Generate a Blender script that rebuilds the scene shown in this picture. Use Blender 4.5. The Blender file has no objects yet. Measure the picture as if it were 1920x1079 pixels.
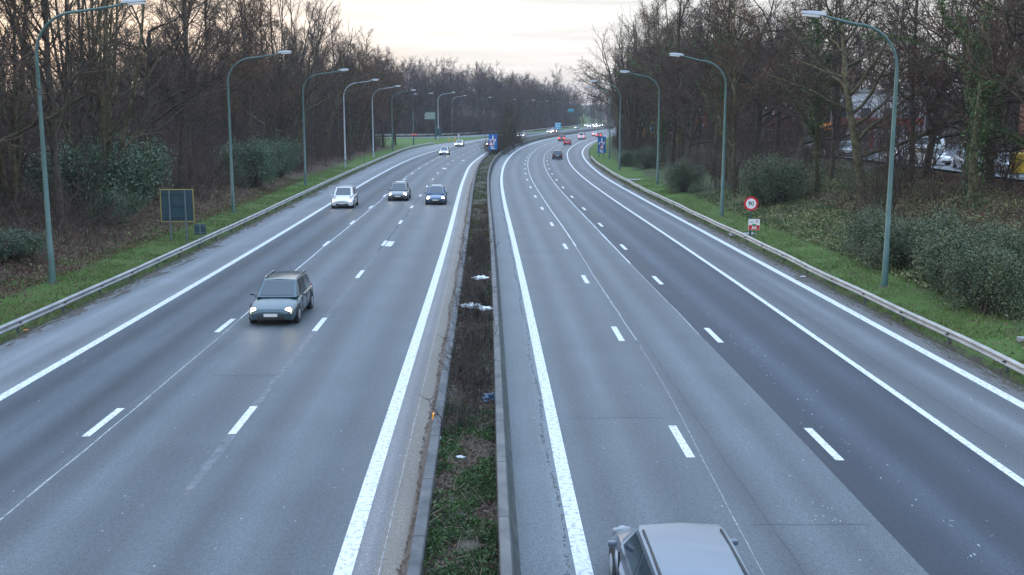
import bpy, bmesh, math, random
import numpy as np
from mathutils import Vector, Matrix, Euler
R = math.radians
random.seed(7); rng = np.random.default_rng(7)
scene = bpy.context.scene
COL = scene.collection

# ------------------------------------------------------------------ camera
CAM_H = 7.8
cam_d = bpy.data.cameras.new("camera"); cam = bpy.data.objects.new("camera", cam_d); COL.objects.link(cam)
cam.location = (0, 0, CAM_H); cam.rotation_euler = (R(90 - 9.37), 0, 0)
cam_d.sensor_width = 36; cam_d.lens = 1990 / 1920 * 36
cam_d.clip_start = 0.3; cam_d.clip_end = 5000
scene.camera = cam

# ------------------------------------------------------------------ world and sun
SUN_EL, SUN_AZ = R(11), R(-52)            # low in the west, ahead and left of the camera
world = bpy.data.worlds.new("World"); scene.world = world; world.use_nodes = True
def build_world():
    nt = world.node_tree; nt.nodes.clear(); N = nt.nodes.new; L = nt.links.new
    out = N('ShaderNodeOutputWorld'); bg = N('ShaderNodeBackground'); L(bg.outputs[0], out.inputs[0])
    bg.inputs[1].default_value = 0.12
    sky = N('ShaderNodeTexSky'); sky.sky_type = 'NISHITA'; sky.sun_disc = False
    sky.sun_elevation = SUN_EL; sky.sun_rotation = SUN_AZ; sky.air_density = 1.0; sky.dust_density = 2.0
    tc = N('ShaderNodeTexCoord'); sp = N('ShaderNodeSeparateXYZ'); L(tc.outputs['Generated'], sp.inputs[0])
    # overcast layer : brightness rises towards the zenith, warm and pale near the horizon
    cr = N('ShaderNodeValToRGB'); L(sp.outputs[2], cr.inputs[0]); e = cr.color_ramp.elements
    e[0].position = 0.0; e[0].color = (4.6, 4.0, 3.7, 1)
    e[1].position = 1.0; e[1].color = (8.2, 11.2, 15.8, 1)
    for p, c in ((0.035, (5.0, 4.65, 4.4, 1)), (0.085, (5.6, 5.4, 5.25, 1)), (0.22, (5.6, 5.9, 6.3, 1)), (0.5, (7.2, 9.2, 12.0, 1))):
        k = e.new(p); k.color = c
    # sunset glow to the left
    dt = N('ShaderNodeVectorMath'); dt.operation = 'DOT_PRODUCT'; L(tc.outputs['Generated'], dt.inputs[0])
    dt.inputs[1].default_value = (math.sin(R(-34)), math.cos(R(-34)), 0.05)
    gl = N('ShaderNodeMapRange'); gl.interpolation_type = 'SMOOTHSTEP'; L(dt.outputs['Value'], gl.inputs[0])
    gl.inputs[1].default_value = 0.84; gl.inputs[2].default_value = 1.0
    lo = N('ShaderNodeMapRange'); L(sp.outputs[2], lo.inputs[0]); lo.interpolation_type = 'SMOOTHSTEP'
    lo.inputs[1].default_value = 0.0; lo.inputs[2].default_value = 0.3; lo.inputs[3].default_value = 1; lo.inputs[4].default_value = 0
    gm = N('ShaderNodeMath'); gm.operation = 'MULTIPLY'; L(gl.outputs[0], gm.inputs[0]); L(lo.outputs[0], gm.inputs[1])
    g2 = N('ShaderNodeMath'); g2.operation = 'MULTIPLY'; L(gm.outputs[0], g2.inputs[0]); g2.inputs[1].default_value = 0.85
    mg = N('ShaderNodeMix'); mg.data_type = 'RGBA'; L(g2.outputs[0], mg.inputs[0]); L(cr.outputs[0], mg.inputs[6])
    mg.inputs[7].default_value = (8.2, 5.4, 3.5, 1)
    # cloud banks
    mp = N('ShaderNodeMapping'); L(tc.outputs['Generated'], mp.inputs[0]); mp.inputs['Scale'].default_value = (2.2, 2.2, 34)
    no = N('ShaderNodeTexNoise'); L(mp.outputs[0], no.inputs[0]); no.inputs['Scale'].default_value = 1.6; no.inputs['Detail'].default_value = 6
    nr = N('ShaderNodeMapRange'); L(no.outputs[0], nr.inputs[0]); nr.inputs[1].default_value = 0.42; nr.inputs[2].default_value = 0.68
    nr.inputs[3].default_value = 1.0; nr.inputs[4].default_value = 0.66
    mm = N('ShaderNodeMix'); mm.data_type = 'RGBA'; mm.blend_type = 'MULTIPLY'; mm.inputs[0].default_value = 1
    L(mg.outputs[2], mm.inputs[6]); L(nr.outputs[0], mm.inputs[7])
    mx = N('ShaderNodeMix'); mx.data_type = 'RGBA'; mx.inputs[0].default_value = 0.88
    L(sky.outputs[0], mx.inputs[6]); L(mm.outputs[2], mx.inputs[7]); L(mx.outputs[2], bg.inputs[0])
build_world()
sd = bpy.data.lights.new("sun", 'SUN'); sd.energy = 0.9; sd.angle = R(14); sd.color = (1.0, 0.82, 0.66)
sun = bpy.data.objects.new("sun", sd); COL.objects.link(sun)
_s = Vector((math.sin(SUN_AZ) * math.cos(SUN_EL), math.cos(SUN_AZ) * math.cos(SUN_EL), math.sin(SUN_EL)))
sun.rotation_euler = (-_s).to_track_quat('-Z', 'Y').to_euler(); sun.location = _s * 300 + Vector((0, 0, 60))
vs = scene.view_settings; vs.view_transform = 'Standard'; vs.look = 'None'; vs.gamma = 1; vs.exposure = 0.90
vs.use_curve_mapping = False

# ------------------------------------------------------------------ helpers
def tag(o, label=None, cat=None, group=None, kind=None):
    if label: o['label'] = label
    if cat: o['category'] = cat
    if group: o['group'] = group
    if kind: o['kind'] = kind
    return o
def empty(name, loc, rz=0.0, **k):
    o = bpy.data.objects.new(name, None); COL.objects.link(o); o.location = loc; o.rotation_euler = (0, 0, rz)
    o.empty_display_size = 0.3
    return tag(o, **k)
def link(name, me, mats=None, parent=None):
    o = bpy.data.objects.new(name, me); COL.objects.link(o)
    if mats is not None:
        for m in (mats if isinstance(mats, (list, tuple)) else [mats]): me.materials.append(m)
    if parent: o.parent = parent
    return o
def copy_tree(o, parent=None):
    c = o.copy(); COL.objects.link(c)
    if parent: c.parent = parent
    for ch in list(o.children): copy_tree(ch, c)
    return c
def np_mesh(name, V, quads=None, tris=None, smooth=False, uv=None, colr=None, mi=None):
    V = np.asarray(V, dtype=np.float32).reshape(-1, 3); me = bpy.data.meshes.new(name)
    q = np.zeros((0, 4), np.int32) if quads is None else np.asarray(quads, np.int32).reshape(-1, 4)
    t = np.zeros((0, 3), np.int32) if tris is None else np.asarray(tris, np.int32).reshape(-1, 3)
    me.vertices.add(len(V)); me.vertices.foreach_set('co', V.ravel())
    li = np.concatenate([q.ravel(), t.ravel()]); me.loops.add(len(li)); me.loops.foreach_set('vertex_index', li)
    n = len(q) + len(t); me.polygons.add(n)
    st = np.concatenate([np.arange(len(q)) * 4, len(q) * 4 + np.arange(len(t)) * 3]).astype(np.int32)
    me.polygons.foreach_set('loop_start', st)
    me.polygons.foreach_set('use_smooth', np.full(n, smooth))
    if mi is not None: me.polygons.foreach_set('material_index', np.asarray(mi, np.int32))
    me.update(calc_edges=True)
    if uv is not None:
        l = me.uv_layers.new(name='UV'); l.data.foreach_set('uv', np.asarray(uv, np.float32)[li].ravel())
    if colr is not None:
        a = me.color_attributes.new('tone', 'FLOAT_COLOR', 'POINT'); a.data.foreach_set('color', np.asarray(colr, np.float32).ravel())
    return me
class MB:
    """collects simple shapes into one mesh"""
    def __init__(s): s.bm = bmesh.new()
    def box(s, c, d, rz=0, bev=0.0, rx=0, ry=0):
        m = Matrix.Translation(c) @ Euler((rx, ry, rz)).to_matrix().to_4x4() @ Matrix.Diagonal((*d, 1))
        r = bmesh.ops.create_cube(s.bm, size=1, matrix=m)
        if bev:
            es = list({e for v in r['verts'] for e in v.link_edges})
            bmesh.ops.bevel(s.bm, geom=es, offset=bev, segments=2, profile=.5, affect='EDGES')
        return s
    def cyl(s, a, b, r1, r2=None, n=12, cap=True):
        a, b = Vector(a), Vector(b); d = b - a; r2 = r1 if r2 is None else r2
        m = Matrix.Translation((a + b) / 2) @ d.to_track_quat('Z', 'Y').to_matrix().to_4x4()
        bmesh.ops.create_cone(s.bm, cap_ends=cap, segments=n, radius1=r1, radius2=r2, depth=d.length, matrix=m)
        return s
    def tube(s, pts, rad, n=8):
        pts = [Vector(p) for p in pts]; rings = []
        for i, p in enumerate(pts):
            t = (pts[min(i + 1, len(pts) - 1)] - pts[max(i - 1, 0)]).normalized()
            a = t.cross(Vector((0, 1, 0.01))).normalized(); b = t.cross(a); r = rad[i] if hasattr(rad, '__len__') else rad
            rings.append([s.bm.verts.new(p + a * r * math.cos(2 * math.pi * k / n) + b * r * math.sin(2 * math.pi * k / n)) for k in range(n)])
        for i in range(len(rings) - 1):
            for k in range(n): s.bm.faces.new((rings[i][k], rings[i][(k + 1) % n], rings[i + 1][(k + 1) % n], rings[i + 1][k]))
        s.bm.faces.new(rings[0]); s.bm.faces.new(rings[-1][::-1]); return s
    def poly(s, pts, th=0):
        vs_ = [s.bm.verts.new(p) for p in pts]; f = s.bm.faces.new(vs_)
        if th:
            r = bmesh.ops.extrude_face_region(s.bm, geom=[f]); n = f.normal
            f.normal_update(); n = f.normal.copy()
            for g in r['geom']:
                if isinstance(g, bmesh.types.BMVert): g.co -= n * th
        return s
    def loft(s, rings, cap=True):
        rr = [[s.bm.verts.new(p) for p in ring] for ring in rings]; n = len(rr[0])
        for i in range(len(rr) - 1):
            for k in range(n): s.bm.faces.new((rr[i][k], rr[i][(k + 1) % n], rr[i + 1][(k + 1) % n], rr[i + 1][k]))
        if cap: s.bm.faces.new(rr[0][::-1]); s.bm.faces.new(rr[-1])
        return s
    def build(s, name, mat, parent=None, smooth=False, loc=None):
        bmesh.ops.recalc_face_normals(s.bm, faces=s.bm.faces)
        me = bpy.data.meshes.new(name); s.bm.to_mesh(me); s.bm.free()
        if smooth:
            me.polygons.foreach_set('use_smooth', [True] * len(me.polygons))
            try: me.set_sharp_from_angle(angle=R(38))
            except Exception: pass
        o = link(name, me, mat, parent)
        if loc: o.location = loc
        return o

def mat(name, col, rough=0.6, metal=0.0, noise=0.0, nscale=6.0, emit=None, estr=0, spec=0.5, coat=0.0, bump=0.0, col2=None, alpha=1, detail=4, objrand=0.0):
    m = bpy.data.materials.new(name); m.use_nodes = True; nt = m.node_tree; b = nt.nodes['Principled BSDF']
    b.inputs['Base Color'].default_value = (*col, 1); b.inputs['Roughness'].default_value = rough
    b.inputs['Metallic'].default_value = metal; b.inputs['Specular IOR Level'].default_value = spec
    b.inputs['Coat Weight'].default_value = coat; b.inputs['Coat Roughness'].default_value = 0.08
    if emit: b.inputs['Emission Color'].default_value = (*emit, 1); b.inputs['Emission Strength'].default_value = estr
    N = nt.nodes.new; L = nt.links.new; src = None
    if noise or bump or col2:
        tc = N('ShaderNodeTexCoord'); no = N('ShaderNodeTexNoise'); L(tc.outputs['Object'], no.inputs[0])
        no.inputs['Scale'].default_value = nscale; no.inputs['Detail'].default_value = detail
        mr = N('ShaderNodeMapRange'); L(no.outputs[0], mr.inputs[0]); mr.inputs[1].default_value = .3; mr.inputs[2].default_value = .7
        mx = N('ShaderNodeMix'); mx.data_type = 'RGBA'; L(mr.outputs[0], mx.inputs[0])
        c2 = col2 if col2 else tuple(c * (1 + noise) for c in col); c1 = col if col2 else tuple(c * (1 - noise) for c in col)
        mx.inputs[6].default_value = (*c1, 1); mx.inputs[7].default_value = (*c2, 1); L(mx.outputs[2], b.inputs['Base Color']); src = mx.outputs[2]
        if bump:
            bp = N('ShaderNodeBump'); L(no.outputs[0], bp.inputs['Height']); bp.inputs['Strength'].default_value = bump; bp.inputs['Distance'].default_value = .05
            L(bp.outputs[0], b.inputs['Normal'])
    if objrand:
        oi = N('ShaderNodeObjectInfo'); mr = N('ShaderNodeMapRange'); L(oi.outputs['Random'], mr.inputs[0])
        mr.inputs[3].default_value = 1 - objrand; mr.inputs[4].default_value = 1 + objrand
        mu = N('ShaderNodeMix'); mu.data_type = 'RGBA'; mu.blend_type = 'MULTIPLY'; mu.inputs[0].default_value = 1
        if src: L(src, mu.inputs[6])
        else: mu.inputs[6].default_value = (*col, 1)
        L(mr.outputs[0], mu.inputs[7]); L(mu.outputs[2], b.inputs['Base Color'])
    return m
def island_mat(name, cols, rough=.7, spec=.3, nscale=0.5):
    """leaves / blades : every separate leaf its own tone, clumps from noise"""
    m = bpy.data.materials.new(name); m.use_nodes = True; nt = m.node_tree; b = nt.nodes['Principled BSDF']; N = nt.nodes.new; L = nt.links.new
    g = N('ShaderNodeNewGeometry'); cr = N('ShaderNodeValToRGB'); e = cr.color_ramp.elements
    e[0].position = 0; e[0].color = (*cols[0], 1); e[1].position = 1; e[1].color = (*cols[-1], 1)
    for i, c in enumerate(cols[1:-1]): k = e.new((i + 1) / (len(cols) - 1)); k.color = (*c, 1)
    tc = N('ShaderNodeTexCoord'); no = N('ShaderNodeTexNoise'); L(tc.outputs['Object'], no.inputs[0]); no.inputs['Scale'].default_value = nscale
    ad = N('ShaderNodeMath'); ad.operation = 'MULTIPLY_ADD'; L(g.outputs['Random Per Island'], ad.inputs[0]); ad.inputs[1].default_value = .6
    mr = N('ShaderNodeMapRange'); L(no.outputs[0], mr.inputs[0]); mr.inputs[1].default_value = .3; mr.inputs[2].default_value = .7; mr.inputs[4].default_value = .4
    L(mr.outputs[0], ad.inputs[2]); L(ad.outputs[0], cr.inputs[0]); L(cr.outputs[0], b.inputs['Base Color'])
    b.inputs['Roughness'].default_value = rough; b.inputs['Specular IOR Level'].default_value = spec
    return m

# ------------------------------------------------------------------ the course of the motorway (metres)
class Crv:
    """smooth curve through (Y, value) knots : monotone cubic"""
    def __init__(s, pts):
        p = np.array(pts, float); s.x, s.y = p[:, 0], p[:, 1]; h = np.diff(s.x); d = np.diff(s.y) / h
        m = np.zeros(len(s.x)); m[0] = d[0]; m[-1] = d[-1]
        for i in range(1, len(m) - 1): m[i] = (d[i - 1] * h[i] + d[i] * h[i - 1]) / (h[i] + h[i - 1])
        s.m = m
    def __call__(s, y):
        y = np.asarray(y, float); i = np.clip(np.searchsorted(s.x, y) - 1, 0, len(s.x) - 2); h = s.x[i + 1] - s.x[i]; t = (y - s.x[i]) / h
        tt = np.clip(t, 0, 1); r = (2*tt**3-3*tt**2+1)*s.y[i] + (tt**3-2*tt**2+tt)*h*s.m[i] + (-2*tt**3+3*tt**2)*s.y[i+1] + (tt**3-tt**2)*h*s.m[i+1]
        return r + np.where(t < 0, t * h * s.m[i], 0) + np.where(t > 1, (t - 1) * h * s.m[i + 1], 0)
W = Crv([(10, .35), (17, .15), (30, -.15), (45, -.5), (70, -1.15), (95, -1.85), (125, -2.5), (150, -2.65), (180, -2.25), (206, -1.35), (248, 1.6),
         (283, 5.2), (321, 10.2), (357, 16.2), (400, 24.3), (470, 37.6), (560, 54), (640, 64), (750, 70), (1000, 74), (1500, 74)])
def off(pts): return Crv(pts)
O = dict(
 R1=off([(17, 1.1), (95, 1.15), (150, 1.38), (206, 1.6), (248, 1.45), (300, 1.4), (900, 1.4)]),
 R2=off([(17, 4.1), (75, 4.1), (126, 4.3), (176, 4.65), (226, 4.95), (270, 5.1), (900, 5.1)]),
 R2s=off([(17, 4.15), (30, 4.55), (48, 4.6), (66, 4.72), (87, 4.75), (130, 4.85), (160, 4.95), (201, 5.2), (258, 5.6), (900, 5.6)]),
 R3=off([(17, 7.45), (74, 7.5), (125, 7.7), (175, 8.1), (223, 8.6), (260, 8.9), (900, 8.9)]),
 R3s=off([(17, 6.98), (25, 7.02), (35, 7.0), (55, 6.95), (83, 7.02), (113, 7.15), (147, 7.4), (181, 7.65), (217, 8.0), (261, 8.4), (900, 8.4)]),
 R4=off([(17, 10.85), (45, 11.0), (106, 11.1), (157, 11.4), (192, 11.85), (240, 12.3), (283, 12.8), (320, 13.2), (900, 13.2)]),
 R5=off([(17, 13.9), (45, 13.85), (100, 13.85), (130, 13.9), (151, 14.15), (205, 14.9), (241, 15.4), (281, 16), (900, 16)]),
 R6=off([(17, 14.75), (68, 14.7), (107, 14.7), (145, 14.95), (171, 15.2), (201, 15.9), (281, 17), (900, 17)]),
 L5=off([(17, -2.02), (47, -2.04), (100, -2.05), (122, -2.1), (157, -2.5), (201, -2.95), (250, -4.3), (300, -6.0), (345, -7.0), (403, -7.2), (468, -7.5), (900, -7)]),
 L4=off([(17, -3.05), (97, -3.05), (131, -3.25), (157, -3.6), (201, -3.75), (250, -5.1), (300, -6.8), (345, -7.8), (403, -8), (468, -8.3), (900, -7.8)]),
 L3=off([(17, -6.85), (125, -6.85), (150, -7.15), (176, -7.35), (224, -7.8), (269, -9.2), (318, -11), (345, -11.5), (900, -11.5)]),
 L2=off([(17, -10.4), (63, -10.2), (124, -10.15), (150, -10.45), (201, -10.9), (237, -11.3), (269, -12.6), (318, -14.2), (900, -15)]),
 L2s=off([(15, -10.15), (30, -10.1), (55, -10.25), (97, -10.05), (124, -10.4), (201, -11.0), (237, -11.4), (900, -15)]),
 L1=off([(17, -14.1), (61, -13.95), (109, -14.05), (141, -14.3), (180, -14.85), (209, -15.05), (240, -15.3), (269, -15.9), (318, -17), (345, -17.8), (900, -18)]),
 L0=off([(17, -17.1), (52, -16.95), (100, -17.2), (135, -17.7), (160, -18.3), (193, -19.7), (237, -21.9), (262, -21.9), (300, -19.5), (345, -19), (900, -19)]),
)
def X(name, y): return W(y) + O[name](y)
YR = np.unique(np.concatenate([np.arange(-12, 60, 1.5), np.arange(60, 140, 2.5), np.arange(140, 320, 4), np.arange(320, 700, 10), np.arange(700, 1301, 60)]))

def strip(xl, xr, ys, z):
    n = len(ys); V = np.zeros((n, 2, 3)); V[:, 0, 0] = xl; V[:, 1, 0] = xr; V[:, :, 1] = ys[:, None]; V[:, :, 2] = z
    i = np.arange(n - 1) * 2; return V.reshape(-1, 3), np.stack([i, i + 1, i + 3, i + 2], 1)
def lineY(y0, y1, f): return np.concatenate([[y0], YR[(YR > y0) & (YR < y1)], [y1]])
def join(parts):
    V, Q, o = [], [], 0
    for v, q in parts: V.append(v); Q.append(q + o); o += len(v)
    return np.concatenate(V), np.concatenate(Q)

# ------------------------------------------------------------------ road materials
def asphalt():
    m = bpy.data.materials.new('asphalt'); m.use_nodes = True; nt = m.node_tree; b = nt.nodes['Principled BSDF']; N = nt.nodes.new; L = nt.links.new
    at = N('ShaderNodeAttribute'); at.attribute_name = 'tone'
    uv = N('ShaderNodeUVMap')
    tc = N('ShaderNodeTexCoord')
    n1 = N('ShaderNodeTexNoise'); L(tc.outputs['Object'], n1.inputs[0]); n1.inputs['Scale'].default_value = 10; n1.inputs['Detail'].default_value = 9; n1.inputs['Roughness'].default_value = .85
    mp = N('ShaderNodeMapping'); L(uv.outputs[0], mp.inputs[0]); mp.inputs['Scale'].default_value = (1.6, 0.05, 1)
    n2 = N('ShaderNodeTexNoise'); L(mp.outputs[0], n2.inputs[0]); n2.inputs['Scale'].default_value = 1.0; n2.inputs['Detail'].default_value = 5
    n3 = N('ShaderNodeTexNoise'); L(tc.outputs['Object'], n3.inputs[0]); n3.inputs['Scale'].default_value = .35; n3.inputs['Detail'].default_value = 3
    def mr(s, a, c, lo, hi):
        q = N('ShaderNodeMapRange'); L(s, q.inputs[0]); q.inputs[1].default_value = a; q.inputs[2].default_value = c; q.inputs[3].default_value = lo; q.inputs[4].default_value = hi; return q.outputs[0]
    def mul(a, c):
        q = N('ShaderNodeMath'); q.operation = 'MULTIPLY'; L(a, q.inputs[0]); L(c, q.inputs[1]); return q.outputs[0]
    n4 = N('ShaderNodeTexNoise'); L(tc.outputs['Object'], n4.inputs[0]); n4.inputs['Scale'].default_value = 38; n4.inputs['Detail'].default_value = 2; n4.inputs['Roughness'].default_value = .9
    k = mul(mul(mul(mr(n4.outputs[0], .36, .64, .45, 1.55), mr(n1.outputs[0], .32, .68, .60, 1.40)), mr(n2.outputs[0], .3, .7, .82, 1.18)), mr(n3.outputs[0], .3, .7, .92, 1.08))
    # transverse cracks and joints, pale grit specks
    mx = N('ShaderNodeMix'); mx.data_type = 'RGBA'; mx.blend_type = 'MULTIPLY'; mx.inputs[0].default_value = 1; L(at.outputs[0], mx.inputs[6]); L(k, mx.inputs[7])
    vo = N('ShaderNodeTexVoronoi'); L(tc.outputs['Object'], vo.inputs[0]); vo.inputs['Scale'].default_value = 1.9
    sp = mr(vo.outputs['Distance'], .022, .055, .8, 0)
    mw = N('ShaderNodeMix'); mw.data_type = 'RGBA'; L(sp, mw.inputs[0]); L(mx.outputs[2], mw.inputs[6]); mw.inputs[7].default_value = (.5, .52, .54, 1)
    mc = N('ShaderNodeMapping'); L(uv.outputs[0], mc.inputs[0]); mc.inputs['Scale'].default_value = (0.05, 1, 1)
    L(mw.outputs[2], b.inputs['Base Color'])
    L(mr(n2.outputs[0], .3, .7, .50, .64), b.inputs['Roughness']); b.inputs['Specular IOR Level'].default_value = .32
    bp = N('ShaderNodeBump'); bp.inputs['Strength'].default_value = .35; bp.inputs['Distance'].default_value = .02; L(n1.outputs[0], bp.inputs['Height']); L(bp.outputs[0], b.inputs['Normal'])
    return m
M = {}
M['asphalt'] = asphalt()
def paint_mat():
    m = bpy.data.materials.new('road_paint'); m.use_nodes = True; nt = m.node_tree; b = nt.nodes['Principled BSDF']; N = nt.nodes.new; L = nt.links.new
    tc = N('ShaderNodeTexCoord'); n = N('ShaderNodeTexNoise'); L(tc.outputs['Object'], n.inputs[0]); n.inputs['Scale'].default_value = 9; n.inputs['Detail'].default_value = 8; n.inputs['Roughness'].default_value = .7
    cr = N('ShaderNodeValToRGB'); L(n.outputs[0], cr.inputs[0]); e = cr.color_ramp.elements
    e[0].position = .34; e[0].color = (.22, .235, .25, 1); e[1].position = .52; e[1].color = (.64, .66, .68, 1)
    L(cr.outputs[0], b.inputs['Base Color']); b.inputs['Roughness'].default_value = .6
    return m
M['paint'] = paint_mat()
M['seam_light'] = mat('seam_filler', (.27, .28, .29), .8, noise=.5, nscale=5)
M['seam_dark'] = mat('bitumen_seam', (.12, .13, .145), .7, noise=.35, nscale=4)
M['crack'] = mat('road_crack', (.05, .055, .06), .9)
M['old_line'] = mat('worn_old_line', (.50, .52, .54), .8, noise=.25, nscale=2); M['edge_soil'] = mat('mossy_edge_soil', (.04, .05, .025), .95, col2=(.09, .08, .055), nscale=5); M['crust_dark'] = mat('gutter_crack', (.075, .08, .085), .9); M['crust_white'] = mat('pale_scuff', (.29, .31, .33), .8); M['crust'] = mat('chalky_crust', (.19, .21, .22), .9); M['mudd'] = mat('gutter_dirt', (.07, .045, .03), .9)
M['concrete'] = mat('weathered_concrete', (.20, .21, .21), .85, col2=(.34, .345, .34), nscale=2.2, bump=.25, detail=8)
M['concrete_dark'] = mat('stained_concrete', (.10, .11, .11), .85, col2=(.19, .195, .19), nscale=2.5, bump=.2, detail=8)

# tone of the carriageway : polished wheel paths, newer dark lane, chalky gutter
def g(u, c, w): return np.exp(-((u - c) / w) ** 2)
def road_strip(name, lines, tonef, z):
    """lines : list of (offset name or (name,delta), subdivisions to the next)"""
    ys = YR; cols = []; ids = []
    for i, (a, n) in enumerate(lines):
        xa = X(a[0], ys) + a[1] if isinstance(a, tuple) else X(a, ys)
        if i + 1 < len(lines):
            b_ = lines[i + 1][0]; xb = X(b_[0], ys) + b_[1] if isinstance(b_, tuple) else X(b_, ys)
            for k in range(n): cols.append(xa + (xb - xa) * k / n); ids.append(i + k / n)
        else: cols.append(xa); ids.append(i)
    C = np.stack(cols, 1); n, m = C.shape; V = np.zeros((n, m, 3)); V[:, :, 0] = C; V[:, :, 1] = ys[:, None]; V[:, :, 2] = z
    uv = np.stack([C - W(ys)[:, None], np.repeat(ys[:, None], m, 1)], 2)
    tone = .70 * tonef(np.array(ids)[None, :].repeat(n, 0), ys[:, None].repeat(m, 1)); rgba = np.ones((n, m, 4)); rgba[:, :, :3] = tone
    i, j = np.meshgrid(np.arange(n - 1), np.arange(m - 1), indexing='ij'); a = i * m + j
    Q = np.stack([a, a + 1, a + m + 1, a + m], 2).reshape(-1, 4)
    me = np_mesh(name, V, Q, uv=uv.reshape(-1, 2), colr=rgba.reshape(-1, 4))
    o = link(name, me, M['asphalt']); tag(o, kind='structure'); return o
def lerp3(t, a, b): return a + (b - a) * t[..., None]
def tone_right(u, y):
    # 0 barrier,1 R1,2 R2,3 R3s,4 (R3s+eps),5 R4,6 R5,7 R6
    base = np.array([.144, .167, .184]); dark = np.array([.036, .046, .066]); sh = np.array([.135, .15, .165]); gut = np.array([.175, .205, .225])
    t = np.ones(u.shape + (3,)) * base
    def wheel(a, b, amp):
        f = (u - a) / (b - a); return amp * (g(f, .27, .13) + g(f, .73, .13)) * ((f > 0) & (f < 1))
    t *= (1 - wheel(1, 2, .20) - wheel(2, 3, .20))[..., None]
    t *= (1 + .14 * g(u, 1.5, .12) * 1 + .14 * g(u, 2.5, .13))[..., None]
    fade = 1 / (1 + np.exp((y - 90) / 30))                       # grazing sky sheen painted in: newer surfacing lightens with distance
    dk = lerp3(fade, base * .72, dark); f = (u - 4) / 1
    dk = dk * (1 + (.75 * g(f, .36, .10) + .45 * g(f, .80, .11)))[..., None]
    t = np.where(((u >= 3.999) & (u <= 5.0))[..., None], dk, t)
    s = sh * (1 + .45 * g(u, 5.62, .10) - .12 * g(u, 5.25, .08))[..., None]
    t = np.where((u > 5.0)[..., None], s, t)
    t = np.where((u > 6.1)[..., None], np.array([.17, .17, .175]) * np.ones_like(t), t)
    gg = gut * (1 + .25 * g(u, .78, .10))[..., None]
    t = np.where((u < .93)[..., None], gg, t)
    return t
def tone_left(u, y):
    # 0 L0,1 L1,2 L2,3 L3,4 L4,5 L5
    base = np.array([.130, .155, .174]); t = np.ones(u.shape + (3,)) * base
    t = np.where(((u > 1) & (u <= 2))[..., None], t * np.array([.78, .80, .86]), t)
    for a, amp in ((1, .42), (2, .24), (3, .20)):
        f = u - a; t *= (1 - amp * (g(f, .22, .11) + g(f, .74, .13)) * ((f > 0) & (f < 1)) + .14 * g(f, .48, .12))[..., None]
    sh = np.array([.215, .235, .255]) * (1 + .22 * g(u, .45, .15) + .35 * g(u, .03, .06) - .1 * g(u, .8, .1))[..., None]
    t = np.where((u < 1.0)[..., None], sh, t)
    gt = np.array([.21, .21, .215]) * (1 + .2 * g(u, 4.3, .12) - .12 * g(u, 4.45, .06))[..., None] * np.array([1, 1, 1.02])
    t = np.where((u > 4.12)[..., None], gt, t)
    t = np.where((u > 4.55)[..., None], np.array([.235, .21, .185]) * np.ones_like(t), t)
    t = np.where((u > 4.93)[..., None], np.array([.15, .105, .08]) * np.ones_like(t), t)
    return t
road_strip('road', [(('L0', -.3), 6), ('L0', 14), ('L1', 18), ('L2', 18), ('L3', 18), ('L4', 14), ('L5', 1), (('L5', .1), 1)], lambda u, y: tone_left(np.maximum(u - 1, 0), y), 0.0)
O['W0'] = off([(17, 0), (900, 0)])
road_strip('road', [('W0', 14), ('R1', 16), ('R2', 14), ('R3s', 1), (('R3s', .004), 24), ('R4', 20), ('R5', 6), ('R6', 2), (('R6', .3), 1)], tone_right, 0.0)

# painted lines
def wob(n, a): return rng.normal(0, a, n)
def painted(name, specs, m, z=.004):
    parts = []
    for nm, w, y0, y1 in specs:
        ys = lineY(y0, y1, None); x = X(nm, ys); parts.append(strip(x - w / 2, x + w / 2, ys, z))
    V, Q = join(parts); o = link(name, np_mesh(name, V, Q), m); return tag(o, kind='structure')
painted('edge_line', [('L4', .32, -10, 700), ('R1', .30, -10, 700), ('L1', .30, -10, 700), ('R5', .32, -10, 700), ('R4', .21, -10, 700)], M['paint'])
def dashes(name, specs):
    parts = []
    for nm, w, y0, step, n, ln, sk in specs:
        for k in range(n):
            yc = y0 + k * step
            if yc > 620: break
            ys = np.array([yc - ln / 2, yc + ln / 2]); x = X(nm, ys); parts.append(strip(x - w / 2, x + w / 2, ys, .004))
    V, Q = join(parts); return tag(link(name, np_mesh(name, V, Q), M['paint']), kind='structure')
dashes('lane_marking', [('R2', .2, 24.6, 12.55, 48, 2.5, 0), ('R3', .2, 24.4, 12.5, 48, 2.5, 0), ('L3', .2, 26.4, 12.45, 48, 2.5, 0), ('L2', .2, 26.2, 12.45, 48, 2.5, 0)])
# extra wide blocks beside two dashes of the left carriageway
parts = []
for yc in (63.4, 150.0, 175.5):
    ys = np.array([yc - 1.2, yc + 1.2]); x = X('L3', ys) + (.36 if yc < 170 else 1.7); parts.append(strip(x - .2, x + .2, ys, .0045))
V, Q = join(parts); tag(link('lane_marking', np_mesh('lane_marking', V, Q), M['paint']), kind='structure')
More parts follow.
